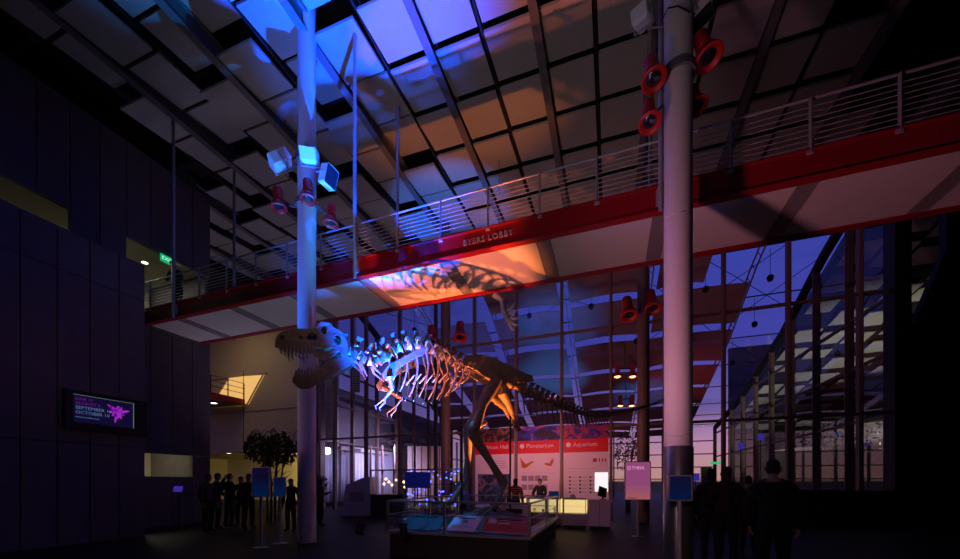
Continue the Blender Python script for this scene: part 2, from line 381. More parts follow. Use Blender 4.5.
def flood(anchor, head, d, size, label, twist=0):
    t = thing('flood_lamp', label, 'flood lamp', head); s = size
    A = aim_matrix((0, 0, 0), d) @ Matrix.Rotation(twist, 4, 'Z')
    mb = MB()
    prof = [(-.30 * s, -.42 * s), (.30 * s, -.42 * s), (.34 * s, -.36 * s), (.34 * s, .36 * s), (.30 * s, .42 * s), (-.30 * s, .42 * s), (-.34 * s, .36 * s), (-.34 * s, -.36 * s)]
    n = 8; vs = [A @ Vector((x, y, z)) for z in (-.3 * s, .12 * s) for x, y in prof]; vs += [A @ Vector((x * .75, y * .75, -.42 * s)) for x, y in prof]
    mb.add(vs, [(k, (k + 1) % n, n + (k + 1) % n, n + k) for k in range(n)] + [(2 * n + k, 2 * n + (k + 1) % n, (k + 1) % n, k) for k in range(n)] + [tuple(range(2 * n, 3 * n))])
    mb.build('housing', M['white'], t)
    vs = [A @ Vector((x * .96, y * .96, .11 * s)) for x, y in prof]; MB().add(vs, [tuple(range(8))]).build('lamp_glass', M['lens'], t)
    mb = MB()
    for sx in (-1, 1): mb.tube([A @ Vector((sx * .37 * s, 0, 0)), A @ Vector((sx * .37 * s, 0, -.5 * s))], .03 * s, 6)
    mb.tube([A @ Vector((-.37 * s, 0, -.5 * s)), A @ Vector((.37 * s, 0, -.5 * s))], .03 * s, 6)
    mb.tube([A @ Vector((0, 0, -.5 * s)), Vector(anchor) - Vector(head)], .04 * s, 6); mb.build('yoke', M['steelpaint'], t)
    return t
flood((C1.x - .25, C1.y, 10.1), lamp_at(279, 159, 9.6), camdir(-.55, -.2, .75), .62, 'left pale flood lamp on the blue-lit column')
flood((C1.x, C1.y - .25, 10.1), lamp_at(309, 152, 9.3), camdir(.1, -.5, .8), .58, 'middle pale flood lamp in front of the blue-lit column')
flood((C1.x + .25, C1.y, 10.1), lamp_at(330, 177, 9.5), camdir(.8, -.35, -.25), .55, 'right pale flood lamp on the blue-lit column')
clamp(C2.x, C2.y, 8.75, 'steel clamp ring holding the red lamps on the thick right column')
red_lamp((C2.x - .25, C2.y, 8.75), lamp_at(654, 80, 6.35), camdir(.0, -.25, -.95), .52, 'upper left red spotlight on the thick right column')
red_lamp((C2.x - .25, C2.y, 8.3), lamp_at(650, 123, 6.4), camdir(-.05, -.25, -.95), .48, 'lower left red spotlight on the thick right column')
red_lamp((C2.x + .25, C2.y, 8.75), lamp_at(709, 58, 6.3), camdir(.15, -.25, -.95), .56, 'upper right red spotlight on the thick right column')
red_lamp((C2.x + .25, C2.y, 8.3), lamp_at(697, 107, 6.6), camdir(.05, -.25, -.95), .46, 'lower right red spotlight on the thick right column')
flood((C2.x + .25, C2.y, 9.7), lamp_at(701, 17, 6.5), camdir(.2, -.2, -.9), .42, 'grey flood lamp high on the right of the thick right column')
flood((C2.x - .25, C2.y, 9.7), lamp_at(642, 14, 6.5), camdir(-.2, -.2, .9), .42, 'dark flood lamp high on the left of the thick right column')
tag(MB().tube([lamp_at(662, 20, 6.3), lamp_at(668, 8, 6.2), lamp_at(678, 6, 6.1), lamp_at(690, 12, 6.2)], .012, 6).build('power_cable', M['cable']), 'black cable looped round the top of the thick right column', 'cable')
# lamps on the far columns
for (px, py, Y, lab, C) in ((431, 342, 16.9, 'small dark red lamp left of the far column behind the ribs', C3), (460, 338, 16.9, 'small dark red lamp right of the far column behind the ribs', C3),
                            (629, 316, 14.3, 'small dark red lamp left of the far column behind the tail', C4), (653, 309, 14.3, 'small dark red lamp right of the far column behind the tail', C4)):
    h = lamp_at(px, py, Y); an = Vector((C.x + (.27 if px in (460, 653) else -.27), C.y, h.z + .15))
    red_lamp(an, h, camdir(0, -.3, -.9), .85, lab)

# ================================================================ GLASS FRONT OF THE LOBBY
GV = 17.5; MS = 2.16; M0 = .04
def glazing(name, pts_u, ztop, transoms, origin, axis, zb=0.0, mw=.13, md=.22, kids=True):
    """axis 'x': wall along x at y=origin; 'y': wall along y at x=origin; ztop(t)"""
    t = bpy.data.objects.new(name, None); COL.objects.link(t); struct(t)
    P = (lambda a, b, z: (a, origin + b, z)) if axis == 'x' else (lambda a, b, z: (origin + b, a, z))
    for a in pts_u:
        zt = ztop(a)
        mb = MB(); vs = [P(a + dx, dy, z) for z in (zb, zt) for dx, dy in ((-mw / 2, -md / 2), (mw / 2, -md / 2), (mw / 2, md / 2), (-mw / 2, md / 2))]
        mb.add(vs, [(0, 1, 2, 3), (4, 5, 6, 7), (0, 1, 5, 4), (1, 2, 6, 5), (2, 3, 7, 6), (3, 0, 4, 7)])
        vs = [P(a + dx, dy, z) for z in (zb, zt) for dx, dy in ((-mw * .2, -md * .8), (mw * .2, -md * .8), (mw * .2, -md / 2), (-mw * .2, -md / 2))]
        mb.add(vs, [(0, 1, 2, 3), (4, 5, 6, 7), (0, 1, 5, 4), (1, 2, 6, 5), (2, 3, 7, 6), (3, 0, 4, 7)])
        mb.build('mullion', M['bronze'], t)
    a0, a1 = pts_u[0], pts_u[-1]
    for z in transoms:
        tops = [a for a in pts_u if ztop(a) > z]
        if len(tops) < 2: continue
        b0, b1 = min(tops), max(tops)
        mb = MB(); vs = [P(b, d, zz) for b in (b0, b1) for d, zz in ((-.07, z - .05), (.07, z - .05), (.07, z + .05), (-.07, z + .05))]
        mb.add(vs, [(0, 1, 2, 3), (4, 5, 6, 7), (0, 1, 5, 4), (1, 2, 6, 5), (2, 3, 7, 6), (3, 0, 4, 7)]); mb.build('transom', M['bronze'], t)
    for a, b in zip(pts_u, pts_u[1:]):
        vs = [P(a + mw / 2, 0, zb), P(b - mw / 2, 0, zb), P(b - mw / 2, 0, ztop(b)), P(a + mw / 2, 0, ztop(a))]
        MB().add(vs, [(0, 1, 2, 3)]).build('pane', M['glass'], t)
    return t
fr = [M0 + MS * k for k in range(-7, 5)] + [9.75]
fr[0] = -16.1; fr = [-16.1] + [M0 + MS * k for k in range(-7, 5)] + [9.75]
glazing('window_1', fr, lambda a: 14.3, [4.1, 8.5, 12.6], GV, 'x')
RP = [(17.5, 13.9), (21.8, 12.9), (26.8, 10.6), (34.8, 8.2), (42, 7.0), (50, 6.5)]
def zr(v):
    for (a, za), (b, zb) in zip(RP, RP[1:]):
        if v <= b:
            t = (v - a) / (b - a); return za + (zb - za) * t
    return 6.5
side = [17.7 + 2.72 * k for k in range(10)]
glazing('window_2', side, zr, [4.1, 6.4, 8.5], 9.8, 'y', mw=.16)
glazing('window_3', side, zr, [4.1, 6.4, 8.5], -16.15, 'y', mw=.16)
far = [-16.1 + 2.355 * k for k in range(12)]
glazing('window_4', far, lambda a: 7.2, [1.9, 3.1, 4.4, 5.7], 42.2, 'x', mw=.14)
# extra thin dark frame of the lobby doors
glazing('window_5', [-15.5 + .92 * k for k in range(3)] + [-12.1 + 1.0 * k for k in range(8)], lambda a: 4.1, [2.4], 21.5, 'x', mw=.09, md=.12)

# ---------------------------------------------------------------- piazza roof: ribs, purlins, cables, sails
def curve_pts(u, dz=0, n=16, v0=18.0, v1=42): return [(u, v0 + (v1 - v0) * i / n, zr(v0 + (v1 - v0) * i / n) + dz) for i in range(n + 1)]
for u, lab in ((-16.15, 'curved dark roof edge beam on the left of the glazed courtyard'), (9.8, 'curved dark roof edge beam on the right of the glazed courtyard')):
    o = MB().tube(curve_pts(u), .22, 8).build('roof_edge_beam', M['beamdark']); o['kind'] = 'thing'; tag(o, lab, 'beam')
for i, u in enumerate((-11.6, -7.1, -2.4, 2.05, 6.9)):
    mb = MB()
    mb.tube(curve_pts(u - .12, -.1), .045, 6).tube(curve_pts(u + .12, -.1), .045, 6)
    for k in range(34):
        v = 18 + .7 * k; mb.cyl((u - .12, v, zr(v) - .1), (u + .12, v + .35, zr(v + .35) - .1), .02, n=5)
    o = mb.build('roof_rib', M['steelpaint']); o['kind'] = 'thing'
    tag(o, 'pale lattice rib curving down under the courtyard glass roof', 'roof rib', 'lattice ribs of the courtyard roof')
for k in range(9):
    v = 18.6 + 2.8 * k
    o = MB().tube([(-16.1, v, zr(v) + .02), (9.8, v, zr(v) + .02)], .035, 6).build('roof_purlin', M['beamdark']); o['kind'] = 'thing'
    tag(o, 'thin dark purlin across the courtyard glass roof', 'purlin', 'purlins of the courtyard roof')
rg = MB()
cp = curve_pts(0)
for a, b in zip(cp, cp[1:]): rg.add([(-16.1, a[1], a[2] + .06), (9.8, a[1], a[2] + .06), (9.8, b[1], b[2] + .06), (-16.1, b[1], b[2] + .06)], [(0, 1, 2, 3)])
struct(rg.build('window_6', M['glass']))
def sail(u0, u1, v0, v1, label, group):
    mb = MB(); nu, nv = 6, 4; g = []
    for i in range(nu + 1):
        for j in range(nv + 1):
            a = i / nu; b = j / nv; u = u0 + (u1 - u0) * a; v = v0 + (v1 - v0) * b
            g.append((u, v + .07 * math.sin(PI * a) * (1 - 2 * b), zr(v) - 1.2 + .12 * math.sin(PI * a)))
    n = len(g); vs = g + [(x, y, z - .015) for x, y, z in g]; fs = []
    for i in range(nu):
        for j in range(nv):
            q = (i * (nv + 1) + j, i * (nv + 1) + j + 1, (i + 1) * (nv + 1) + j + 1, (i + 1) * (nv + 1) + j); fs += [q, tuple(x + n for x in reversed(q))]
    mb.add(vs, fs)
    for j in (0, nv):
        mb.tube([g[i * (nv + 1) + j] for i in range(nu + 1)], .03, 6)
    return tag(mb.build('shade_sail', M['sail'], smooth=True), label, 'shade sail', group)
for j, (v0, d) in enumerate(((19.4, 1.8), (22.0, 2.0), (24.8, 2.0), (27.6, 2.0), (30.3, 1.9), (33.0, 1.9), (35.7, 1.8), (38.4, 1.7))):
    for (u0, u1) in ((-15.4, -12.0), (-11.3, -7.4), (-6.8, -2.7), (-2.1, 1.8), (2.3, 6.6)):
        if (j, u0) in ((0, -15.4), (0, -11.3), (1, -15.4)): continue
        if j == 0 and u0 == 2.3: u1 = 4.5
        if u0 == 2.3: lab, g = 'brown cloth shade sail in the right-hand row under the courtyard roof', 'shade sails, right-hand row'
        else: lab, g = 'brown cloth shade sail under the middle and left of the courtyard roof', 'shade sails, middle and left'
        sail(u0, u1, v0, v0 + d + .3, lab, g)
# cables with small round loudspeakers
random.seed(3)
for i, (u, v) in enumerate(((5.0, 18.9), (7.3, 21.5), (7.5, 24.2), (7.2, 27.0), (4.6, 21.6), (-9.3, 20.0), (-12, 21.3), (-4.5, 21.6), (-1.0, 21.6), (1.5, 24.4), (-6, 27.2), (3.5, 27.2))):
    zz = zr(v) - 1.5
    t = thing('hanging_loudspeaker', 'small round black loudspeaker on a cable under the courtyard roof', 'loudspeaker', (u, v, zz), 0, 'round loudspeakers under the courtyard roof')
    MB().ball((0, 0, 0), .15, 12, 8).lathe([(.10, -.16), (.12, -.13), (.12, -.08)], n=12).build('body', M['black'], t, smooth=True)
    MB().tube([(0, 0, .1), (0, 0, 1.4)], .012, 5).build('cable', M['cable'], t)
for i, (a, b) in enumerate((((9.6, 19), (2.2, 26)), ((9.6, 22), (2.2, 29)), ((9.6, 25), (2.2, 19)), ((9.6, 29), (2.2, 22)), ((-15.9, 19), (-7, 25)), ((-15.9, 22), (-7, 29)), ((-15.9, 26), (-7, 19)), ((-7, 19), (2.2, 24)), ((2.2, 19), (-7, 24)))):
    o = MB().tube([(a[0], a[1], zr(a[1]) - .35 - .05 * i), ((a[0] + b[0]) / 2, (a[1] + b[1]) / 2, zr((a[1] + b[1]) / 2) - .6 - .05 * i), (b[0], b[1], zr(b[1]) - .35 - .05 * i)], .018, 5).build('bracing_cable', M['cable'])
    tag(o, 'thin black bracing cable slung below the courtyard glass roof', 'cable', 'bracing cables of the courtyard roof')
# warm hanging lamps in the courtyard, in pairs on a bar
def hang_pair(px, py, Y, gap, label):
    p = place(px, Y); p.z = height(py, Y)
    t = thing('twin_pendant_lamp', label, 'pendant lamp', p, math.atan2(RY, RX))
    for sx in (-1, 1):
        x = sx * gap / 2
        MB().lathe([(0, .75), (.14, .73), (.15, .32), (.10, .28), (.24, .12), (.27, 0), (.25, 0), (.2, .1), (0, .16)], Matrix.Translation((x, 0, 0)), 16).build('lamp_shade', M['lampred'], t, smooth=True)
        MB().ball((x, 0, .03), (.17, .17, .08), 12, 6).build('bulb', M['warmglow'], t.children[-1])
    MB().tube([(-gap / 2, 0, .5), (gap / 2, 0, .5)], .04, 8).build('bar', M['beamdark'], t)
    MB().tube([(gap * .0, 0, .5), (0, 0, 1.9)], .02, 6).build('cord', M['cable'], t)
hang_pair(625, 377, 22, .9, 'upper pair of warm red pendant lamps in the courtyard, left of the far column')
hang_pair(626, 406, 26, .8, 'lower pair of warm red pendant lamps in the courtyard, above the tail')

# ---------------------------------------------------------------- east hall seen through the side glazing
struct(MB().bx(10.4, 26, 40, 40.3, 0, 14).build('wall_east_far', M['concrete']))
struct(MB().bx(24, 24.3, 17.6, 40, 0, 14).build('wall_east_side', M['concrete']))
struct(MB().add([(10.3, 17.7, 14.4), (24, 17.7, 14.4), (24, 40, 6.0), (10.3, 40, 6.0), (10.3, 17.7, 14.7), (24, 17.7, 14.7), (24, 40, 6.3), (10.3, 40, 6.3)], [(0, 1, 2, 3), (4, 5, 6, 7), (0, 1, 5, 4), (2, 3, 7, 6), (1, 2, 6, 5), (0, 3, 7, 4)]).build('ceiling_east', M['deck']))
ep = None; random.seed(11)
M['creampanel'] = mat('cream_acoustic_panel', (.50, .47, .43), .9, var=.1)
for i in range(9):
    for j in range(12):
        u = 11.1 + 1.45 * i; v = 18.8 + 1.75 * j + .55 * (i % 3); z = 14.0 - (v - 18.5) * .372 + (.0, .14, -.12)[(i + j) % 3] - .12
        if v > 39: continue
        if ep is None:
            ep = MB().box((0, 0, 0), (1.2, 1.35, .05)).box((0, 0, .05), (1.1, 1.25, .05)).build('ceiling_panel', M['creampanel'])
            tag(ep, 'cream stepped ceiling panel in the hall beyond the right-hand glass wall', 'ceiling panel', 'cream panels of the hall on the right'); ep['kind'] = 'thing'; o = ep
        else: o = ep.copy(); COL.objects.link(o)
        o.location = (u, v, z); o.rotation_euler = (-.2, 0, 0)
# curved pale balcony in the east hall
mb = MB()
for k in range(14):
    a0 = -.9 + 1.5 * k / 14; a1 = -.9 + 1.5 * (k + 1) / 14; R0 = 9
    c = (20, 34)
    p0 = (c[0] + R0 * math.sin(a0 - .6), c[1] - R0 * math.cos(a0 - .6)); p1 = (c[0] + R0 * math.sin(a1 - .6), c[1] - R0 * math.cos(a1 - .6))
    mb.add([(p0[0], p0[1], 3.9), (p1[0], p1[1], 3.9), (p1[0], p1[1], 5.0), (p0[0], p0[1], 5.0), (c[0], c[1], 3.9)], [(0, 1, 2, 3), (0, 1, 4)])
o = mb.build('curved_balcony', M['concrete']); tag(o, 'curved pale gallery parapet in the hall on the right', 'balcony'); o['kind'] = 'thing'
#PART2
# ================================================================ SKELETON
# the sagittal plane of the animal: a vertical plane that crosses the plinth obliquely
NV = Vector((RX * -.393 - RY * .919, RY * -.393 + RX * .919, 0))          # its sideways direction (away from the camera)
def SG(px, py, t=0.0):
    a = (px - CX) / F
    s = (a * (8 + .919 * t) + 3.65 + .393 * t) / (.919 - .393 * a)
    X = -3.65 - .393 * t + .919 * s; Y = 8 + .919 * t + .393 * s
    return Vector((RX * X - RY * Y, RY * X + RX * Y, EYE + (HY - py) / F * Y))
BD = (SG(600, 400) - SG(300, 400)); BD.z = 0; BD.normalize()             # body direction, head to tail
root = thing('dinosaur_skeleton', 'mounted skeleton of a large two-legged toothed dinosaur standing on the glass-walled plinth', 'dinosaur skeleton', (-3.0, 9.4, .8))
def bpart(mb, name, m='bone', parent=None, smooth=True): return mb.build(name, M[m], parent or root, world=True, smooth=smooth)
spine = [(341, 349), (350, 350), (359, 354), (368, 360), (376, 362), (384, 357), (392, 351), (401, 347), (412, 345), (425, 347), (438, 353), (450, 361), (462, 367), (475, 371), (490, 376), (505, 382), (518, 388),
         (530, 394), (545, 400.5), (560, 406), (575, 411.5), (590, 415), (605, 415.5), (620, 413), (632, 410.5), (645, 407), (655, 403), (664, 399)]
sp = [SG(*p) for p in spine]
def catmull(P, n=10):
    out = []
    for i in range(len(P) - 1):
        a, b, c, d = P[max(i - 1, 0)], P[i], P[i + 1], P[min(i + 2, len(P) - 1)]
        for k in range(n):
            t = k / n; out.append(.5 * (2 * b + (c - a) * t + (2 * a - 5 * b + 4 * c - d) * t * t + (3 * b - a - 3 * c + d) * t ** 3))
    return out + [P[-1]]
dense = catmull(sp)
cum = [0]
for a, b in zip(dense, dense[1:]): cum.append(cum[-1] + (b - a).length)
L = cum[-1]
def at(s):
    s = max(0, min(L, s))
    for i in range(len(cum) - 1):
        if cum[i + 1] >= s:
            t = (s - cum[i]) / max(1e-6, cum[i + 1] - cum[i]); return dense[i].lerp(dense[i + 1], t)
    return dense[-1]
def sof(px):
    a = (px - CX) / F
    best = min(range(len(dense)), key=lambda i: abs(project(dense[i])[0] - px)); return cum[best]
S_neck, S_tor, S_hip, S_tail = sof(384), sof(452), sof(500), L
def lerp_tab(tab, s):
    for (a, x), (b, y) in zip(tab, tab[1:]):
        if s <= b: return x + (y - x) * (s - a) / (b - a)
    return tab[-1][1]
RT = [(0, .13), (S_neck, .135), (S_tor, .12), (S_hip, .13), (S_hip + 1.5, .10), (S_hip + 3.2, .06), (L, .018)]
SPN = [(0, .20), (S_neck * .6, .24), (S_neck, .22), (S_neck + .8, .20), (S_tor, .22), (S_hip, .2), (S_hip + 1.2, .22), (S_hip + 2.6, .11), (S_hip + 4, .05), (L, .02)]
s = 0.04; nvert = 0; vlist = []
while s < L - .03:
    r = lerp_tab(RT, s); step = max(.085, r * 1.75)
    vlist.append((s, r, step)); s += step
for (s, r, step) in vlist:
    a, b = at(s - step * .42), at(s + step * .42); c = at(s); d = (b - a).normalized(); up = NV.cross(d).normalized()
    if up.z < 0: up = -up
    mb = MB().tube([a, a.lerp(c, .5), c, b.lerp(c, .5), b], [r, r * .8, r * .72, r * .8, r], 10)
    h = lerp_tab(SPN, s); ln = step * (.34 if s < S_neck else .38)
    if h > .03:
        back = d * (.25 * h)
        base = c + up * r * .5; top = c + up * (r + h) + back
        q = []
        for P, l, wd in ((base, ln * .8, .03), (c + up * (r + h * .6) + back * .5, ln * .65, .022), (top, ln * .95, .035)):
            q += [P - d * l - NV * wd, P + d * l - NV * wd, P + d * l + NV * wd, P - d * l + NV * wd]
        mb.add(q, [(0, 1, 2, 3), (8, 9, 10, 11)] + [(i * 4 + k, i * 4 + (k + 1) % 4, i * 4 + 4 + (k + 1) % 4, i * 4 + 4 + k) for i in (0, 1) for k in range(4)])
    tl = (.16 if s < S_neck else .24 if s < S_hip else max(0, .30 - (s - S_hip) * .1))
    if tl > .03:
        for sg in (-1, 1):
            mb.tube([c + up * r * .5, c + up * (r * .8 + .03) + NV * sg * tl * .6 + d * .02, c + up * (r * .7) + NV * sg * tl + d * .05], [r * .4, r * .28, r * .16], 6)
    if s < S_neck - .1:     # cervical ribs
        for sg in (-1, 1):
            mb.tube([c + NV * sg * r * .9 - up * r * .6, c + NV * sg * (r + .03) - up * (r + .08) + d * .06, c + NV * sg * (r + .02) - up * (r + .24) + d * .30], [.042, .03, .010], 6)
    bpart(mb, 'vertebra'); nvert += 1
    if s > S_hip + .35:
        hh = lerp_tab([(S_hip, .42), (S_hip + 1.2, .46), (S_hip + 2.4, .32), (S_hip + 3.6, .2), (L, .03)], s)
        if hh > .05:
            p = c - up * r + d * step * .5
            bpart(MB().tube([p + NV * .03, p - up * hh * .55 + d * hh * .18, p - up * hh + d * hh * .42], [.028 * (hh + .5), .022 * (hh + .5), .012 + .01 * hh], 6), 'chevron')
# ribs
torso = [v for v in vlist if S_neck - .05 <= v[0] <= S_tor + .25]
for i, (s, r, step) in enumerate(torso):
    f = i / (len(torso) - 1)
    dep = lerp_tab([(0, .75), (.2, 1.25), (.55, 1.35), (.8, 1.0), (1, .55)], f); wd = lerp_tab([(0, .34), (.3, .5), (.7, .5), (1, .34)], f)
    c = at(s); sweep = BD * (.10 + .1 * f)
    for sg in (-1, 1):
        pts = [c + NV * sg * r * .6, c + NV * sg * wd * .45 + Vector((0, 0, .07)), c + NV * sg * wd * .9 + Vector((0, 0, -.12)) + sweep * .5, c + NV * sg * wd + Vector((0, 0, -dep * .45)) + sweep * 1.3,
               c + NV * sg * wd * .82 + Vector((0, 0, -dep * .8)) + sweep * .8, c + NV * sg * wd * .5 + Vector((0, 0, -dep)) + sweep * .1]
        cc = catmull(pts, 3)
        bpart(MB().tube(cc, [.034 - .014 * k / len(cc) for k in range(len(cc))], 7, flat=.75), 'rib')
# belly ribs
for i in range(9):
    f = i / 8; s = torso[2][0] + (torso[-1][0] - torso[2][0]) * f; c = at(s); z = SG(400 + 44 * f, 379 - 3 * math.sin(PI * f) * 1, 0).z + .0
    mid = Vector((c.x, c.y, z - .12)); wd = .42 - .12 * f
    bpart(MB().tube([mid + NV * -wd + Vector((0, 0, .14)) + BD * .1, mid, mid + NV * wd + Vector((0, 0, .14)) + BD * .1], [.012, .026, .012], 6), 'belly_rib')
# shoulder blades and arms
def blade(poly, t, th, name, m='bone', parent=None):
    P = [SG(*p) for p in poly]; a = [p + NV * t for p in P]; b = [p + NV * (t + th) for p in P]
    return bpart(MB().plate([a], [b]), name, m, parent)
for sg in (-1, 1):
    t = sg * .50
    blade([(382, 375), (386, 370), (393, 367), (402, 362), (411, 357), (418, 354), (421, 357), (419, 361), (411, 364), (402, 369), (395, 374), (392, 380), (388, 386), (382, 385), (379, 380)], t, .05, 'shoulder_blade')
    A = SG(386, 382) + NV * t; dx = BD * (.0 if sg < 0 else .38)
    B = SG(389, 393) + NV * (t * .9) + dx; C = SG(382, 402) + NV * (t * .8) + dx
    bpart(MB().tube([A, A.lerp(B, .5), B], [.075, .04, .06], 8), 'upper_arm')
    bpart(MB().tube([B, C], [.04, .03], 8).tube([B + NV * .05, C + NV * .03], [.03, .022], 6), 'forearm')
    for k in (0, 1):
        bpart(MB().tube([C, SG(378 + k * 4, 405 + k) + NV * t * .8 + dx, SG(373 + k * 4, 409 + k * 2) + NV * t * .8 + dx, SG(374 + k * 4, 413 + k) + NV * t * .8 + dx], [.03, .026, .022, .004], 6), 'claw')
# hips
for sg in (-1, 1):
    t = sg * .24 - .025
    il = [(461, 363), (464, 359), (470, 357.5), (480, 358), (490, 361), (500, 366), (510, 371), (519, 375), (527, 378), (529, 383), (522, 385), (511, 384), (503, 385), (500, 390), (494, 388), (490, 383), (482, 379), (474, 374), (466, 370), (460, 368)]
    blade(il, t, .05, 'hip_blade')
    a, b, c = SG(500, 388) + NV * t, SG(507, 408) + NV * t * .5, SG(519, 431) + NV * t * .15
    bpart(MB().tube([a, SG(498, 396) + NV * t, b, c], [.09, .14, .07, .045], 8, flat=.5), 'ischium')
    a, b, c = SG(490, 386) + NV * t, SG(484, 402) + NV * t * .6, SG(478, 422) + NV * t * .25
    bpart(MB().tube([a, SG(487, 394) + NV * t * .8, b, c], [.09, .10, .06, .06], 8, flat=.5), 'pubis')
bpart(MB().tube([SG(471, 427), SG(478, 426), SG(487, 422)], [.05, .09, .04], 8, flat=.6), 'pubic_boot')
# legs
def leg(t, hip, knee, ankle, ball_, toes):
    Hh, K, A, Bp = SG(*hip, t * .75), SG(*knee, t), SG(*ankle, t), SG(*ball_, t)
    fw = (SG(*toes, t) - Bp); fw.z = 0; fw.normalize(); out = NV * (1 if t > 0 else -1)
    bpart(MB().tube([Hh - out * .12, Hh + out * .02, Hh.lerp(K, .15), Hh.lerp(K, .5) - fw * -.05, Hh.lerp(K, .85), K], [.12, .155, .15, .11, .135, .15], 12), 'thigh_bone')
    bpart(MB().ball(K + Vector((0, 0, -.02)) + fw * .03, (.12, .12, .14)), 'knee_joint')
    K2 = K + Vector((0, 0, -.08))
    bpart(MB().tube([K2, K2.lerp(A, .2) + fw * .02, K2.lerp(A, .6), A], [.15, .12, .085, .115], 10), 'shin_bone')
    bpart(MB().tube([K2 + out * .10 - fw * .04, K2.lerp(A, .5) + out * .09, A + out * .06], [.045, .025, .03], 7), 'fibula')
    for k in (-1, 0, 1):
        o = NV * k * .07
        bpart(MB().tube([A + o * .6, A.lerp(Bp, .5) + o * .9, Bp + o * 1.3], [.065, .046, .06], 8), 'foot_bone')
        e = SG(*toes, t); dirv = (e - Bp); dirv = dirv + NV * k * .26
        p0 = Bp + o * 1.3; p1 = p0 + dirv * .4 + Vector((0, 0, .03)); p2 = p0 + dirv * .75; p3 = p0 + dirv + Vector((0, 0, -.03))
        tb = bpart(MB().tube([p0, p0.lerp(p1, .5), p1], [.055, .038, .048], 8).tube([p1, p1.lerp(p2, .5), p2], [.045, .032, .04], 8), 'toe')
        bpart(MB().tube([p2, p2.lerp(p3, .5) + Vector((0, 0, .02)), p3], [.036, .028, .004], 7), 'toe_claw', parent=tb)
    # rear toe
    bpart(MB().tube([A.lerp(Bp, .75) - fw * .05, Bp - fw * .16 + Vector((0, 0, .02)), Bp - fw * .2 + Vector((0, 0, -.05))], [.025, .02, .004], 6), 'toe')
leg(-.36, (496, 381), (473, 430), (504, 484), (495, 507), (478, 513))
leg(.36, (494, 383), (469, 428), (467, 478), (450, 503), (434, 508))
# skull
def hw(px): return .075 + .22 * max(0, min(1, (px - 275) / 62)) ** .8
def halves(outer, holes, name, parent, th=.035, m='bone'):
    mb = MB()
    for sg in (-1, 1):
        A = [[SG(x, y) + NV * sg * hw(x) for x, y in l] for l in [outer] + holes]; B = [[SG(x, y) + NV * sg * (hw(x) - th) for x, y in l] for l in [outer] + holes]
        mb.plate(A, B)
    return mb
top = [(275.5, 346), (276, 340), (279, 335.5), (284, 333), (291, 331.5), (298, 331.5), (306, 332.5), (313, 333), (318, 330.5), (322, 326), (326, 325), (330, 327.5), (333, 332), (338, 334.5), (343, 339), (346, 345)]
bot = [(347.5, 353), (345, 361), (341, 360), (338, 353.5), (332, 351), (324, 352), (316, 349.5), (308, 350), (300, 351), (292, 348.5), (284, 349), (279, 347.5)]
def oval(cx, cy, rx, ry, n=10, tilt=0): return [(cx + rx * math.cos(2 * PI * k / n) * math.cos(tilt) - ry * math.sin(2 * PI * k / n) * math.sin(tilt), cy + rx * math.cos(2 * PI * k / n) * math.sin(tilt) + ry * math.sin(2 * PI * k / n) * math.cos(tilt)) for k in range(n)]
holes = [oval(324, 334.5, 3.0, 4.6), oval(312.5, 340.5, 5.4, 4.2), oval(337, 344.5, 3.6, 5.2, tilt=-.3), oval(283, 339, 2.6, 2.0), oval(301.5, 340.5, 1.7, 1.7)]
mb = halves(top + bot, holes, 'skull', root)
roof = [(SG(x, y) + NV * hw(x), SG(x, y) - NV * hw(x)) for x, y in top]
for (a, b), (c, d) in zip(roof, roof[1:]):
    mb.add([a, b, d, c, a - Vector((0, 0, .035)), b - Vector((0, 0, .035)), d - Vector((0, 0, .035)), c - Vector((0, 0, .035))], [(0, 1, 2, 3), (4, 5, 6, 7), (0, 3, 7, 4), (1, 2, 6, 5), (0, 1, 5, 4), (2, 3, 7, 6)])
pal = [(280, 345), (295, 346), (310, 346), (325, 348), (338, 350)]
for (x, y), (x2, y2) in zip(pal, pal[1:]):
    a, b, c, d = SG(x, y) + NV * hw(x) * .8, SG(x, y) - NV * hw(x) * .8, SG(x2, y2) - NV * hw(x2) * .6, SG(x2, y2) + NV * hw(x2) * .6
    mb.add([a, b, c, d, a + Vector((0, 0, .03)), b + Vector((0, 0, .03)), c + Vector((0, 0, .03)), d + Vector((0, 0, .03))], [(0, 1, 2, 3), (4, 5, 6, 7), (0, 1, 5, 4), (2, 3, 7, 6)])
for sg in (-1, 1):   # brow ridges
    mb.tube([SG(316, 332) + NV * sg * hw(318), SG(322, 328) + NV * sg * (hw(322) + .03), SG(329, 329) + NV * sg * (hw(329) + .02)], [.03, .06, .03], 7)
skull = bpart(mb, 'skull')
mbp = MB()
for sg in (-1, 1):   # inner throat bones
    mbp.tube([SG(313, 352) + NV * sg * .10, SG(322, 357) + NV * sg * .13, SG(332, 354) + NV * sg * .18, SG(341, 351) + NV * sg * .2], [.02, .055, .05, .06], 7, flat=.5)
    mbp.tube([SG(322, 351) + NV * sg * .15, SG(328, 360) + NV * sg * .16, SG(336, 356) + NV * sg * .18], [.03, .04, .02], 6)
bpart(mbp, 'throat_bones')
lj_top = [(292.5, 379), (295, 374.5), (303, 376), (311, 376), (317, 373), (323, 367.5), (330, 363), (338, 361), (346, 359), (350, 361)]
lj_bot = [(353, 364), (348, 369), (341, 372.5), (333, 375.5), (325, 378.5), (316, 383), (309, 387.5), (300, 388), (295.5, 385.5)]
mb = MB()
def hj(px): return .05 + .19 * max(0, min(1, (px - 292) / 55)) ** .8
for sg in (-1, 1):
    ls = [lj_top + lj_bot, oval(331, 370.5, 3.2, 1.9, tilt=-.5)]
    mb.plate([[SG(x, y) + NV * sg * hj(x) for x, y in l] for l in ls], [[SG(x, y) + NV * sg * (hj(x) - .04) for x, y in l] for l in ls])
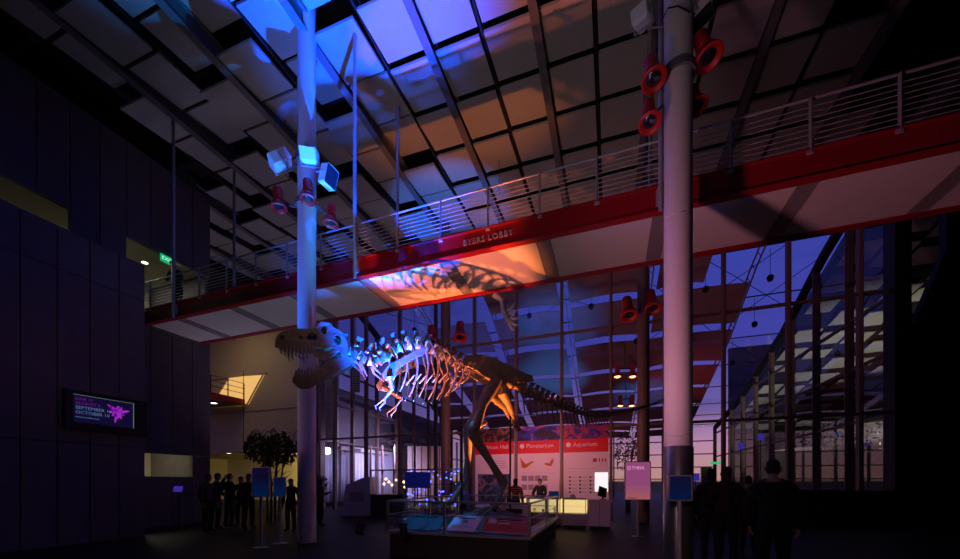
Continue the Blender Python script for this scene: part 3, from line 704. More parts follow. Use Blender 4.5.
mb.tube([SG(296, 381) - NV * .06, SG(295, 381), SG(296, 381) + NV * .06], .06, 8)
jaw = bpart(mb, 'lower_jaw')
random.seed(5)
for sg in (-1, 1):
    for k in range(10):
        x = 280.5 + 3.7 * k; y = 348.5 + (1 if x > 290 else 0); ln = (.11, .17, .22, .18)[k % 4] * (1.1 if 286 < x < 304 else .85) * (1 if x < 310 else .7)
        p = SG(x, y) + NV * sg * (hw(x) - .018)
        bpart(MB().tube([p + Vector((0, 0, .03)), p + Vector((0, 0, -ln * .55)), p + Vector((0, 0, -ln)) + BD * .025], [.028, .022, .004], 6), 'tooth', 'tooth', skull)
    for k in range(9):
        x = 295.5 + 3.0 * k; y = 376 if x < 313 else 374 - (x - 313) * .75; ln = (.12, .19, .16)[k % 3] * (1 if x < 313 else .7)
        p = SG(x, y) + NV * sg * (hj(x) - .02)
        bpart(MB().tube([p - Vector((0, 0, .03)), p + Vector((0, 0, ln * .55)), p + Vector((0, 0, ln)) + BD * .025], [.027, .02, .004], 6), 'tooth', 'tooth', jaw)
# steel support posts of the mount
for (px, t) in ((462, .0), (510, .0)):
    p = SG(px, 480, t); top_ = at(sof(px))
    bpart(MB().tube([(p.x, p.y, .6), (top_.x, top_.y, top_.z - .1)], .025, 8), 'support_post', 'blackm')

# ================================================================ PLINTH
U0, U1, V0, V1 = -4.6, -1.4, 6.87, 10.9
pl = thing('display_plinth', 'low dark plinth with glass guard carrying the dinosaur skeleton', 'plinth', ((U0 + U1) / 2, (V0 + V1) / 2, 0))
part(MB().bx(U0 + .08, U1 - .08, V0 + .08, V1 - .08, 0, .50), 'base', M['plinth'], pl)
part(MB().bx(U0, U1, V0, V1, .50, .55), 'top_slab', M['steelpaint'], pl)
random.seed(9)
mb = MB(); n = 14; vs = []
for i in range(n + 1):
    for j in range(n + 1):
        a, b = i / n, j / n; e2 = min(1, 3.2 * min(a, 1 - a)) * min(1, 3.2 * min(b, 1 - b))
        x = U0 + .35 + a * (U1 - U0 - .7); y = V0 + .75 + b * (V1 - V0 - 1.0)
        c = SG(466, 500, .2); 
        vs.append((x, y, .552 + e2 * (.22 + random.random() * .09)))
mb.add(vs, [(i * (n + 1) + j, i * (n + 1) + j + 1, (i + 1) * (n + 1) + j + 1, (i + 1) * (n + 1) + j) for i in range(n) for j in range(n)])
part(mb, 'rock_ground', M['rock'], pl, smooth=True)
def pane_(a, b):
    d = Vector((b[0] - a[0], b[1] - a[1], 0)); nrm = Vector((-d.y, d.x, 0)).normalized() * .006
    vs = [(*a, .55), (*b, .55), (*b, 1.17), (*a, 1.17)]; vs = [Vector(v) for v in vs]
    part(MB().add([v - nrm for v in vs] + [v + nrm for v in vs], [(0, 1, 2, 3), (4, 5, 6, 7), (0, 1, 5, 4), (1, 2, 6, 5), (2, 3, 7, 6), (3, 0, 4, 7)]), 'glass_pane', M['caseglass'], pl)
    part(MB().tube([(*a, 1.19), (*b, 1.19)], .02, 8), 'top_rail', M['steel'], pl)
    part(MB().tube([(*a, .60), (*b, .60)], .016, 8), 'bottom_rail', M['steel'], pl)
    part(MB().tube([(*a, .9), (*b, .9)], .010, 8), 'middle_rail', M['steel'], pl)
g = .04
cs = [(U0 + g, V0 + g), (-3.2, V0 + g), (U1 - g, V0 + g), (U1 - g, 8.9), (U1 - g, V1 - g), (-3.0, V1 - g), (U0 + g, V1 - g), (U0 + g, 8.9)]
for a, b in zip(cs, cs[1:] + cs[:1]): pane_(a, b)
for c in cs: part(MB().box((c[0], c[1], .87), (.055, .055, .66)), 'glass_post', M['steel'], pl)
def label_panel(u0, u1, m, label, marks, v0=7.0, v1=7.55, z0=.60, z1=.86):
    t = thing('label_panel', label, 'information panel', ((u0 + u1) / 2, (v0 + v1) / 2, .55))
    part(MB().add([(u0, v0, z0), (u1, v0, z0), (u1, v1, z1), (u0, v1, z1), (u0, v0, z0 - .03), (u1, v0, z0 - .03), (u1, v1, z1 - .03), (u0, v1, z1 - .03)], [(0, 1, 2, 3), (4, 5, 6, 7), (0, 1, 5, 4), (1, 2, 6, 5), (2, 3, 7, 6), (3, 0, 4, 7)]), 'face', m, t)
    part(MB().box(((u0 + u1) / 2, v1 - .1, .68), ((u1 - u0) * .6, .04, .28)), 'stand', M['black'], t)
    mm = MB()
    for (a0, a1, b0, b1) in marks:
        q = lambda a, b: (u0 + (u1 - u0) * a, v0 + (v1 - v0) * b, z0 + (z1 - z0) * b + .004)
        mm.add([q(a0, b0), q(a1, b0), q(a1, b1), q(a0, b1)], [(0, 1, 2, 3)])
    part(mm, 'print', M['ink'] if m is M['labelwhite'] else M['labelwhite'], t)
label_panel(-3.22, -2.58, M['labelwhite'], 'white slanted label panel behind the front glass of the plinth', [(.4, .6, .5, .7), (.1, .9, .2, .22), (.1, .9, .28, .3)])
label_panel(-2.45, -1.52, M['labelred'], 'red slanted label panel in the right front corner of the plinth', [(.05, .25, .55, .9), (.3, .5, .75, .8), (.3, .55, .55, .6)])
label_panel(-4.5, -3.4, M['black'], 'black slanted label panel in the left front corner of the plinth', [(.05, .15, .55, .7)])
label_panel(-3.0, -2.2, M['labelwhite'], 'pale label panel standing behind the skeleton feet', [(.1, .9, .3, .35), (.1, .9, .5, .55), (.1, .9, .7, .75)], v0=10.3, v1=10.45, z0=.62, z1=1.0)

# ================================================================ FLOOR SPOTLIGHTS (real lamps aimed at the skeleton)
def spot(name, loc, target, energy, color, angle, blend=.5, radius=.06):
    l = bpy.data.lights.new(name, 'SPOT'); l.energy = energy; l.color = color; l.spot_size = math.radians(angle); l.spot_blend = blend; l.shadow_soft_size = radius
    o = bpy.data.objects.new(name, l); COL.objects.link(o); o.location = loc; o.rotation_euler = (Vector(target) - Vector(loc)).to_track_quat('-Z', 'Y').to_euler(); return o
def area(name, loc, target, energy, color, sx, sy=None, spread=180):
    l = bpy.data.lights.new(name, 'AREA'); l.energy = energy; l.color = color; l.shape = 'RECTANGLE'; l.size = sx; l.size_y = sy or sx; l.spread = math.radians(spread)
    o = bpy.data.objects.new(name, l); COL.objects.link(o); o.location = loc; o.rotation_euler = (Vector(target) - Vector(loc)).to_track_quat('-Z', 'Y').to_euler(); return o
def floor_lamp(loc, target, energy, color, angle, blend, radius, label, glow):
    d = (Vector(target) - Vector(loc)).normalized(); loc = Vector(loc)
    t = thing('floor_spotlight', label, 'spotlight', loc)
    A = aim_matrix((0, 0, 0), d)
    MB().lathe([(0, -.2), (.06, -.19), (.075, -.16), (.075, .0), (.085, .03), (.07, .03), (.065, -.04)], A, 16).build('lamp_can', M['black'], t, smooth=True)
    MB().lathe([(0, -.05), (.07, -.05)], A, 16).build('lens', glow, t)
    MB().tube([A @ Vector((.11, 0, -.1)), A @ Vector((.11, 0, -.1)) + Vector((0, 0, -.08)), (0, 0, min(-.15, .66 - loc.z) - .06)], .012, 6).lathe([(0, -.2), (.08, -.2), (.08, -.17), (0, -.17)]).build('yoke', M['black'], t)
    spot(name='spot', loc=loc + d * .06, target=target, energy=energy, color=color, angle=angle, blend=blend, radius=radius)
M['bl'] = emis('blue_lamp_lens', (.1, .4, 1), 3); M['ol'] = emis('orange_lamp_lens', (1, .35, .08), 3)
floor_lamp((-3.8, 6.3, .75), (-6.1, 7.8, 13.6), 42000, (.0, .075, 1), 37, .8, .05, 'blue floor spotlight in front of the plinth, the right one of two', M['bl'])
floor_lamp((-4.7, 6.2, .75), (-4.15, 8.8, 7.05), 3000, (1, .21, .12), 40, .35, .05, 'orange floor spotlight in front of the plinth, the left one of two', M['ol'])
floor_lamp((-4.0, 8.6, 1.0), (-4.9, 7.6, 4.4), 7000, (.006, .27, 1), 40, .8, .05, 'blue floor spotlight inside the plinth under the skeleton neck', M['bl'])
floor_lamp((-2.9, 9.3, 1.0), (-3.35, 9.25, 4.6), 2300, (1, .24, .04), 46, .6, .04, 'orange floor spotlight inside the plinth between the skeleton feet', M['ol'])
floor_lamp((-4.2, 10.5, .95), (-6.6, 15.0, 13.6), 6000, (.008, .2, 1), 24, .5, .04, 'blue floor spotlight at the rear of the plinth', M['bl'])
spot('column_spot_beam', lamp_at(331, 229, 9.6), (-4.7, 7.75, 4.3), 1900, (.005, .30, 1), 25, .6, .05)
# ================================================================ SIGNS
def text_local(parent, name, body, size, x, z, m, y=-.035, align='LEFT'):
    return text(name, body, size, (x, y, z), FACE_CAM, m, parent, align, .0015)
def sign(px, Y, x_w, z0, z1, face, label, lines, rz=None):
    t = thing('sign_stand', label, 'sign', place(px, Y), math.atan2(RY, RX) if rz is None else rz)
    MB().lathe([(0, 0), (.19, 0), (.19, .012), (.05, .02), (.03, .03)], n=24).build('base', M['steel'], t, smooth=True)
    MB().tube([(0, 0, .01), (0, 0, z0 + .02)], .034, 14).build('pole', M['framegrey'], t, smooth=True)
    w2 = x_w / 2; e2 = .02
    fr_ = MB()
    for (a, b, c, d) in ((-w2, w2, z0, z0 + e2), (-w2, w2, z1 - e2, z1), (-w2, -w2 + e2, z0, z1), (w2 - e2, w2, z0, z1)): fr_.bx(a, b, -.032, .02, c, d)
    fr_.build('frame', M['framegrey'], t); sc_ = MB().bx(-w2 + e2, w2 - e2, -.02, .018, z0 + e2, z1 - e2).build('screen', face, t)
    for (body, size, x, z, m) in lines: text_local(sc_, 'lettering', body, size, x, z, m, -.0225)
    return t
def gradient(name, c1, c2, z0, z1, s):
    m = mat(name, c1, .25); nt = m.node_tree; b = nt.nodes['Principled BSDF']; tc = nt.nodes.new('ShaderNodeTexCoord'); sx = nt.nodes.new('ShaderNodeSeparateXYZ')
    mr = nt.nodes.new('ShaderNodeMapRange'); mr.inputs[1].default_value = z0; mr.inputs[2].default_value = z1; mx = nt.nodes.new('ShaderNodeMix'); mx.data_type = 'RGBA'
    mx.inputs[6].default_value = (*c1, 1); mx.inputs[7].default_value = (*c2, 1)
    nt.links.new(tc.outputs['Object'], sx.inputs[0]); nt.links.new(sx.outputs['Z'], mr.inputs[0]); nt.links.new(mr.outputs[0], mx.inputs[0]); nt.links.new(mx.outputs[2], b.inputs['Emission Color']); b.inputs['Emission Strength'].default_value = s
    b.inputs['Base Color'].default_value = (.02, .02, .02, 1)
    for l in list(nt.links):
        if l.to_socket == b.inputs['Base Color']: nt.links.remove(l)
    return m
M['pinkscreen'] = gradient('pink_lit_screen', (.62, .16, .15), (.42, .10, .28), 1.05, 1.55, .6)
M['bluescreen'] = gradient('blue_lit_screen', (.0, .05, .25), (.015, .01, .09), 1.2, 1.75, .2)
M['bluescreen2'] = gradient('dim_blue_lit_screen', (.0, .02, .13), (.01, .01, .06), 1.2, 1.75, .35)
M['pinktext'] = emis('pink_screen_text', (.8, .3, .55), 1); M['greytext'] = emis('grey_screen_text', (.25, .22, .35), .8)
zz = lambda py, Y: height(py, Y)
sign(637.5, 10.8, .76, zz(500, 10.8), zz(461.5, 10.8), M['pinkscreen'], 'glowing pink sign on a steel pole, left of the thick right column',
     [('THEIA', .135, -.18, zz(468, 10.8), M['pinktext']), ('TODAY', .03, -.3, zz(478, 10.8), M['pinktext'])][:1])
tsign = [c for c in bpy.data.objects['sign_stand'].children if c.name.startswith('screen')][0]
mbc = MB()
for k in range(16):
    a0, a1 = 2 * PI * k / 16, 2 * PI * (k + 1) / 16
    mbc.add([(-.26 + r_ * math.cos(a), -.024, zz(468, 10.8) + r_ * math.sin(a)) for a in (a0, a1) for r_ in (.048, .06)], [(0, 1, 3, 2)])
mbc.box((-.26, -.024, zz(468, 10.8)), (.03, .002, .03)); mbc.build('ring_symbol', M['pinktext'], tsign)
MB().box((-.17, -.024, zz(498, 10.8)), (.26, .004, .02)).build('dark_strip', M['black'], tsign)
sign(679.5, 5.9, .385, zz(501, 5.9), zz(475, 5.9), M['bluescreen2'], 'small blue screen on a pole in front of the thick right column', [('Map', .03, -.14, zz(479, 5.9), M['greytext'])][:0])
sign(261, 9.0, .43, zz(497, 9.0), zz(467, 9.0), M['bluescreen'], 'taller blue screen on a pole at the left, in front of the standing people', [('- - - - -', .05, -.14, zz(471.5, 9.0), M['greytext']), ('- - - -', .05, -.14, zz(474.5, 9), M['greytext'])][:0])
sign(280, 9.6, .31, zz(496.5, 9.6), zz(477, 9.6), M['bluescreen'], 'smaller blue screen on a pole just left of the blue-lit column', [])

# wall screen with dates
t = thing('wall_screen', 'purple and blue wall screen with dates on the dark left wall', 'screen', (W1 + .02, 6.1, 3.45))
part(MB().bx(W1 + .005, W1 + .14, 5.25, 6.99, 2.95, 3.93), 'casing', M['black'], t)
M['ledback'] = emis('led_back', (.004, .003, .03), .8)
disp = part(MB().bx(W1 + .14, W1 + .15, 5.40, 6.64, 3.12, 3.82), 'display', M['ledback'], t)
M['lededge'] = emis('led_edge', (.12, .2, .16), .8)
part(MB().bx(W1 + .14, W1 + .156, 6.635, 6.65, 3.12, 3.83).bx(W1 + .14, W1 + .156, 5.4, 6.65, 3.815, 3.825), 'bright_edge', M['lededge'], t)
M['ledpurple'] = emis('led_purple', (.13, .01, .22), .8); M['ledblue'] = emis('led_blue', (.10, .16, .34), .8)
for body, z, sz, m in (('JUNE 19', 3.72, .095, 'ledpurple'), ('AUGUST 6', 3.61, .105, 'ledpurple'), ('SEPTEMBER 16', 3.495, .115, 'ledblue'), ('OCTOBER 10', 3.375, .115, 'ledblue'), ('reserve online now', 3.26, .06, 'ledblue')):
    text('lettering', body, sz, Vector((W1 + .156, 5.43, z)) - t.location, (PI / 2, 0, PI / 2), M[m], disp, 'LEFT', .001)
M['petal'] = picture('petal_glow', (.16, .0, .30), (.40, .04, .6), (.4, .01, .06), 9, .8)
mb = MB(); random.seed(2)
cy, cz = 6.28, 3.5
for k in range(9):
    a = k * 2 * PI / 9 + .3; ln = (.30, .20, .17)[k % 3]; wv = .05
    d = Vector((0, math.cos(a), math.sin(a))); q = Vector((0, -math.sin(a), math.cos(a))); c = Vector((W1 + .154 + .0004 * k, cy, cz))
    pts = [c, c + d * ln * .5 + q * wv, c + d * ln + q * .01, c + d * ln * .5 - q * wv]; mb.add(pts + [p + Vector((.003, 0, 0)) for p in pts], [(0, 1, 2, 3), (4, 5, 6, 7)])
for (a, b) in ((0, 0), (.02, .14), (-.09, .05), (.08, .06), (.0, -.1)): mb.ball((W1 + .158, cy + a, cz + b), (.004, .045, .045), 10, 6)
part(mb, 'flower_picture', M['petal'], disp)
# exit sign and gallery lamp
M['exitgreen'] = emis('exit_green', (.0, .42, .16), .9); M['exitwhite'] = emis('exit_letters', (.5, 1, .75), 1.0); M['downglow'] = emis('downlight_glow', (1, .93, .75), 6)
t = thing('exit_sign', 'green lit exit sign hanging in the upper gallery doorway', 'exit sign', (-15.0, 8.8, 9.57))
MB().box((0, 0, 0), (.05, .40, .26)).build('box', M['exitgreen'], t); text('lettering', 'EXIT', .17, (.028, 0, 0), (PI / 2, 0, PI / 2), M['exitwhite'], t, 'CENTER', .002)
MB().box((0, 0, .155), (.02, .1, .06)).build('hanger', M['beam'], t)
def downlight(p, label, r=.12, g='downglow'):
    t = thing('recessed_downlight', label, 'downlight', p)
    MB().lathe([(r, 0), (r + .04, -.012), (r + .04, .01), (r, .01)], n=20).build('trim_ring', M['white'], t); MB().lathe([(0, -.002), (r, -.004)], n=20).build('lamp', M[g], t)
downlight((-16.6, 9.0, 9.895), 'bright downlight in the upper gallery ceiling beside the exit sign', .09)
bpy.data.objects['wall_screen']['kind'] = 'thing'

# ================================================================ BANNERS ON THE GLASS FRONT
M['pic1'] = picture('savanna_picture', (.02, .01, .02), (.16, .05, .03), (.35, .16, .12), 2.5)
M['pic2'] = picture('night_sky_picture', (.02, .005, .03), (.02, .04, .45), (.7, .06, .05), 1.4)
M['pic3'] = picture('reef_picture', (.02, .02, .22), (.35, .02, .08), (.6, .10, .04), 1.8)
M['pic4'] = picture('photo_collage', (.02, .02, .02), (.02, .10, .16), (.45, .15, .10), 2.2)
BV = 17.33
def banner(u0, u1, title, pic, label, extras):
    t = thing('glass_banner', label, 'banner', ((u0 + u1) / 2, BV, 0)); um = (u0 + u1) / 2
    part(MB().bx(u0, u1, BV, BV + .03, .35, 2.95), 'pale_panel', M['pinkpanel'], t)
    band = part(MB().bx(u0, u1, BV, BV + .03, 2.95, 3.55), 'red_band', M['redband'], t)
    part(MB().bx(u0, u1, BV, BV + .03, 3.55, 4.22), 'picture', M[pic], t)
    text('title', title, .27, (u0 + .42 - um, -.006, 3.3), FACE_CAM, M['labelwhite'], band, 'LEFT', .002)
    mb = MB(); part(mb.lathe([(0, 0), (.11, 0), (.11, .01), (0, .01)], Matrix.Translation((u0 + .22, BV - .002, 3.3)) @ Matrix.Rotation(PI / 2, 4, 'X'), 20), 'round_symbol', M['labelwhite'], band)
    ex = {}
    for (m, polys) in extras:
        mm = MB()
        for p in polys:
            q = [(u0 + x, BV - .004, z) for x, z in p]; mm.add(q + [(x, BV - .001, z) for x, y, z in q], [tuple(range(len(q))), tuple(range(len(q), 2 * len(q)))])
        part(mm, 'print', M[m], t)
    return t
R_ = lambda x0, x1, z0, z1: [(x0, z0), (x1, z0), (x1, z1), (x0, z1)]
banner(-6.34, -4.36, 'African Hall', 'pic1', 'pale and red banner titled African Hall, leftmost of three on the glass front',
       [('ink', [R_(.6, 1.6, 2.6 - .1 * k, 2.62 - .1 * k) for k in range(4)]), ('pic4', [R_(.15, 1.75, .6, 1.95)]), ('black', [R_(.12, 1.78, 1.95, 1.98), R_(.12, 1.78, .57, .6)])])
wing1 = [(.12, 2.78), (.25, 2.62), (.38, 2.45), (.52, 2.5), (.72, 2.6), (.78, 2.55), (.6, 2.42), (.48, 2.3), (.3, 2.24), (.2, 2.32), (.18, 2.5)]
wing2 = [(1.25, 2.45), (1.4, 2.5), (1.52, 2.45), (1.6, 2.62), (1.72, 2.72), (1.68, 2.5), (1.6, 2.34), (1.42, 2.36)]
banner(-4.18, -2.20, 'Planetarium', 'pic2', 'pale and red banner titled Planetarium with orange wings, middle of three on the glass front',
       [('orangeink', [wing1, wing2]), ('ink', [R_(.2 + .32 * i, .46 + .32 * i, 1.65 - .42 * j, 1.9 - .42 * j) for i in range(4) for j in range(2)]), ('ink', [R_(.2, 1.8, 2.02, 2.03)])])
banner(-2.02, -.05, 'Aquarium', 'pic3', 'pale and red banner titled Aquarium, rightmost of three on the glass front',
       [('redink', [R_(1.30, 1.46, 2.5, 2.66), R_(1.55, 1.6, 2.5, 2.66), R_(1.68, 1.73, 2.5, 2.66), R_(1.8, 1.86, 2.5, 2.66)]), ('ink', [R_(.15, 1.5, 2.2, 2.21), R_(.15, .5, 2.05, 2.06)]),
        ('black', [R_(.25 + .45 * i, .33 + .45 * i, 1.78 - .17 * j, 1.86 - .17 * j) for i in range(3) for j in range(5)]), ('ink', [R_(.38 + .45 * i, .6 + .45 * i, 1.81 - .17 * j, 1.83 - .17 * j) for i in range(3) for j in range(5)])])

# ================================================================ TICKET DESK
M['caseglow'] = mat('case_lit_back', (.7, .6, .35), .6, emit=(1, .72, .28), estr=.95, var=.2, scale=5)
def lit_case(u0, u1, label, v=13.3, goods=3):
    t = thing('display_case', label, 'display case', ((u0 + u1) / 2, v, 0))
    part(MB().bx(u0 + .03, u1 - .03, v + .05, v + .55, 0, .08), 'foot', M['black'], t)
    part(MB().bx(u0, u1, v, v + .6, .08, .48), 'cabinet', M['kiosk'], t)
    part(MB().bx(u0, u1, v + .52, v + .6, .48, .98), 'lit_back', M['caseglow'], t)
    part(MB().bx(u0, u1, v - .02, v + .62, .98, 1.02), 'counter_top', M['white'], t)
    part(MB().bx(u0, u1, v, v + .5, .48, .5).bx(u0 + .03, u1 - .03, v + .05, v + .45, .73, .74), 'shelf', M['glass'], t)
    part(MB().bx(u0, u0 + .025, v, v + .025, .48, .98).bx(u1 - .025, u1, v, v + .025, .48, .98), 'edge_trim', M['steel'], t)
    part(MB().bx(u0 + .03, u1 - .03, v + .004, v + .01, .5, .97), 'front_glass', M['caseglass'], t)
lit_case(-3.55, -3.02, 'narrow yellow-lit display case, leftmost at the ticket desk')
lit_case(-2.86, -2.12, 'yellow-lit display case below the dark-clothed clerk')
lit_case(-2.10, -1.66, 'narrow yellow-lit display case between two wider lit cases')
lit_case(-1.58, -.78, 'brightest wide yellow-lit display case, beside the plain cabinet')
random.seed(4)
M['amber'] = emis('amber_object', (1, .32, .03), .7)
for (u, m, h, cat, lab) in ((-2.62, 'amber', .16, 'ornament', 'glowing amber ornament in the lit case below the clerk'), (-3.3, 'bronze', .12, 'ornament', 'brown ornament in the narrow leftmost lit case'), (-2.3, 'red', .11, 'ornament', 'small red ornament in the lit case below the clerk'),
                            (-1.88, 'bark', .18, 'ornament', 'slim brown ornament in the narrow middle lit case')):
    tag(recenter(MB().lathe([(0, .5), (.06, .5), (.05, .51), (.02, .54), (.05, .57), (.06, .5 + h * .7), (.02, .5 + h), (0, .5 + h)], Matrix.Translation((u, 13.5, 0)), 14).build('ornament', M[m], smooth=True), (u, 13.5, .5)), lab, cat)
t = thing('desk_cabinet', 'plain pale cabinet at the right end of the ticket desk', 'cabinet', (-.35, 13.6, 0))
part(MB().bx(-.70, .02, 13.32, 13.9, .08, .94), 'body', M['pinkpanel'], t); part(MB().bx(-.66, -.02, 13.36, 13.86, 0, .08), 'foot', M['black'], t); part(MB().bx(-.74, .06, 13.28, 13.94, .94, .98), 'worktop', M['pinkpanel'], t)
part(MB().bx(-.345, -.335, 13.312, 13.32, .1, .92), 'door_joint', M['black'], t)
t = thing('ticket_monitor', 'black monitor on the plain cabinet of the ticket desk', 'monitor', (-.25, 13.6, .98))
MB().box((0, 0, .01), (.26, .2, .02)).build('base', M['black'], t); MB().tube([(0, .02, .02), (.02, .05, .2)], .03, 8).build('stand', M['black'], t)
MB().box((.0, 0, .27), (.40, .035, .34), rz=.9, ry=.25).build('display', M['black'], t)
t = thing('lit_menu_screen', 'bright white lit screen on the Aquarium banner behind the black monitor', 'screen', (-.36, 17.28, 1.6))
M['whitelit'] = emis('white_lit_screen', (.95, .93, .97), .95, var=.02)
MB().box((0, 0, 0), (.56, .03, .86)).build('display', M['whitelit'], t); MB().box((0, .012, 0), (.6, .03, .9)).build('frame', M['white'], t)
t = thing('blue_monitor', 'small dark blue monitor on the desk to the right of the clerk', 'monitor', (-1.95, 13.75, 1.02))
MB().box((0, 0, .14), (.36, .03, .2)).build('display', M['bluescreen'], t); MB().box((0, .02, .03), (.05, .05, .06)).box((0, .02, .005), (.2, .12, .01)).build('stand', M['black'], t)
t = thing('glass_dome', 'small white domed dish on the wide lit display case', 'dish', (-1.25, 13.5, 1.02))
MB().lathe([(0, 0), (.12, 0), (.13, .02), (0, .02)], n=16).build('plate', M['white'], t); MB().lathe([(.1, .02), (.1, .07), (.06, .13), (0, .15)], n=16).build('dome', M['labelwhite'], t, smooth=True)

# ================================================================ PEOPLE
def seg_d(p, a, b):
    ab = b - a; t = max(0, min(1, (p - a).dot(ab) / max(ab.length_squared, 1e-9))); return (p - (a + ab * t)).length
def person(label, loc, rz, top, trousers, pose='stand', scale=1.0, hairlong=False, lean=0.0, seed=0):
    rnd = random.Random(seed); V = Vector
    t = thing('person', label, 'person', loc, rz)
    ey = -.05
    if pose == 'stand': EL, WL, ER, WR = V((.27, .03, 1.13)), V((.25, -.08, .88)), V((-.27, .03, 1.13)), V((-.25, -.06, .88))
    elif pose == 'phone': EL, WL, ER, WR = V((.26, -.02, 1.14)), V((.10, -.26, 1.22)), V((-.27, .03, 1.13)), V((-.25, -.06, .88))
    elif pose == 'cross': EL, WL, ER, WR = V((.28, -.03, 1.14)), V((.02, -.22, 1.12)), V((-.28, -.03, 1.14)), V((-.04, -.20, 1.10))
    elif pose == 'hips': EL, WL, ER, WR = V((.38, .06, 1.16)), V((.20, -.04, .97)), V((-.27, .03, 1.13)), V((-.25, -.06, .88))
    elif pose == 'desk': EL, WL, ER, WR = V((.27, -.08, 1.15)), V((.14, -.32, 1.06)), V((-.27, -.08, 1.15)), V((-.14, -.32, 1.06))
    elif pose == 'raise': EL, WL, ER, WR = V((.30, -.12, 1.38)), V((.16, -.22, 1.60)), V((-.27, .03, 1.13)), V((-.25, -.06, .88))
    ly = -lean
    J = {}; B = []; R = []; regs = []
    verts = []; edges = []; rad = []
    def vtx(p, r):
        p = V(p); k = max(0, (p.z - .95)); p = p + V((0, -lean * k, -.0 * k)); verts.append(p); rad.append(r if hasattr(r, '__len__') else (r, r)); return len(verts) - 1
    def edge(a, b, reg): edges.append((a, b)); regs.append(reg); return b
    pel = vtx((0, 0, .95), (.150, .115)); sp1 = vtx((0, .0, 1.10), (.130, .10)); ch = vtx((0, .0, 1.28), (.155, .11)); uc = vtx((0, .01, 1.40), (.13, .09)); nk = vtx((0, .01, 1.49), .055)
    nk2 = vtx((0, -.005, 1.54), .055); hd = vtx((0, -.02, 1.62), (.078, .092)); ht = vtx((0, -.01, 1.69), (.072, .085)); htt = vtx((0, 0, 1.735), (.04, .045)); nose = vtx((0, -.125, 1.60), .012); chin = vtx((0, -.085, 1.55), .028)
    for a, b, r in ((pel, sp1, 'top'), (sp1, ch, 'top'), (ch, uc, 'top'), (uc, nk, 'neck'), (nk, nk2, 'neck'), (nk2, hd, 'head'), (hd, ht, 'head'), (ht, htt, 'head'), (hd, nose, 'head'), (hd, chin, 'head')): edge(a, b, r)
    for s_, E_, W_ in ((1, EL, WL), (-1, ER, WR)):
        sh = vtx((s_ * .175, .01, 1.40), .062); el = vtx(E_, .043); wr = vtx(W_, .027); d = (W_ - E_).normalized(); pm_ = vtx(W_ + d * .06, (.038, .022))
        edge(uc, sh, 'top'); edge(sh, el, 'top'); edge(el, wr, 'top'); edge(wr, pm_, 'hand')
        side_ = d.cross(V((s_, 0, 0))); side_ = side_.normalized() if side_.length > .1 else V((0, 1, 0))
        for k in range(4):
            o_ = side_ * (.028 - .018 * k); ln = (.062, .072, .068, .052)[k]; curl = V((-s_ * .02, 0, 0))
            f1 = vtx(W_ + d * .085 + o_, .0095); f2 = vtx(W_ + d * (.085 + ln * .55) + o_ + curl * .5, .0088); f3 = vtx(W_ + d * (.085 + ln) + o_ + curl * 1.6, .007)
            edge(pm_, f1, 'hand'); edge(f1, f2, 'hand'); edge(f2, f3, 'hand')
        th1 = vtx(W_ + d * .045 + side_ * .042, .011); th2 = vtx(W_ + d * .085 + side_ * .062, .009); edge(pm_, th1, 'hand'); edge(th1, th2, 'hand')
        st = .03 * s_ * rnd.uniform(-1, 1)
        hp = vtx((s_ * .09, 0, .88), .095); kn = vtx((s_ * .105, -.02 + st, .50), .062); an = vtx((s_ * .11, .03 + st, .09), .042); toe = vtx((s_ * .13, -.13 + st, .035), (.045, .03)); heel = vtx((s_ * .11, .065 + st, .045), .035)
        edge(pel, hp, 'legs'); edge(hp, kn, 'legs'); edge(kn, an, 'legs'); edge(an, toe, 'shoe'); edge(an, heel, 'shoe')
    me = bpy.data.meshes.new('sk'); me.from_pydata(verts, edges, []); o = bpy.data.objects.new('sk', me); COL.objects.link(o)
    md = o.modifiers.new('s', 'SKIN'); md.use_smooth_shade = True
    for i, r in enumerate(rad): me.skin_vertices[0].data[i].radius = r
    me.skin_vertices[0].data[pel].use_root = True
    sb = o.modifiers.new('b', 'SUBSURF'); sb.levels = 1; sb.render_levels = 1
    dg = bpy.context.evaluated_depsgraph_get(); dg.update(); ev = o.evaluated_get(dg); m2 = bpy.data.meshes.new_from_object(ev)
    bpy.data.objects.remove(o)
    m2.name = 'body'; m2.materials.clear(); m2.materials.append(M['skin']); m2.transform(Matrix.Scale(scale, 4))
    body = bpy.data.objects.new('body', m2); COL.objects.link(body); body.parent = t
    segs = [(verts[a] * scale, verts[b] * scale, r) for (a, b), r in zip(edges, regs)]
    reg = []
    for f_ in m2.polygons:
        r_ = min(segs, key=lambda s: seg_d(f_.center, s[0], s[1]))[2]
        if r_ == 'top' and f_.center.z < .98 * scale and abs(f_.center.x) < .21 * scale: r_ = 'legs'
        reg.append(r_)
    def shell(name, keep, off, m, extra=None):
        vs = {}; mb = MB(); fs = []
        for p in m2.polygons:
            if reg[p.index] in keep and (extra is None or extra(p.center)): fs.append(tuple(p.vertices))
        if not fs: return
        idx = sorted({i for f in fs for i in f}); mp = {i: k for k, i in enumerate(idx)}
        mb.add([m2.vertices[i].co + m2.vertices[i].normal * off for i in idx], [tuple(mp[i] for i in f) for f in fs])
        mb.build(name, m, t, smooth=True)
    shell('jacket', ('top',), .018, top); shell('trousers', ('legs',), .014, trousers); shell('shoes', ('shoe',), .012, M['black'])
    shell('hair', ('head', 'neck'), .018, M['hair'], lambda c: (c.z > 1.655 * scale or (c.y > .01 * scale - lean * .6 and c.z > (1.44 if hairlong else 1.56) * scale)))
    mb = MB()
    for sx in (-1, 1): mb.ball((sx * .03 * scale, (-.105 - lean * .67) * scale, 1.63 * scale), .011, 8, 5)
    mb.build('eyes', M['black'], t)
    mb = MB()
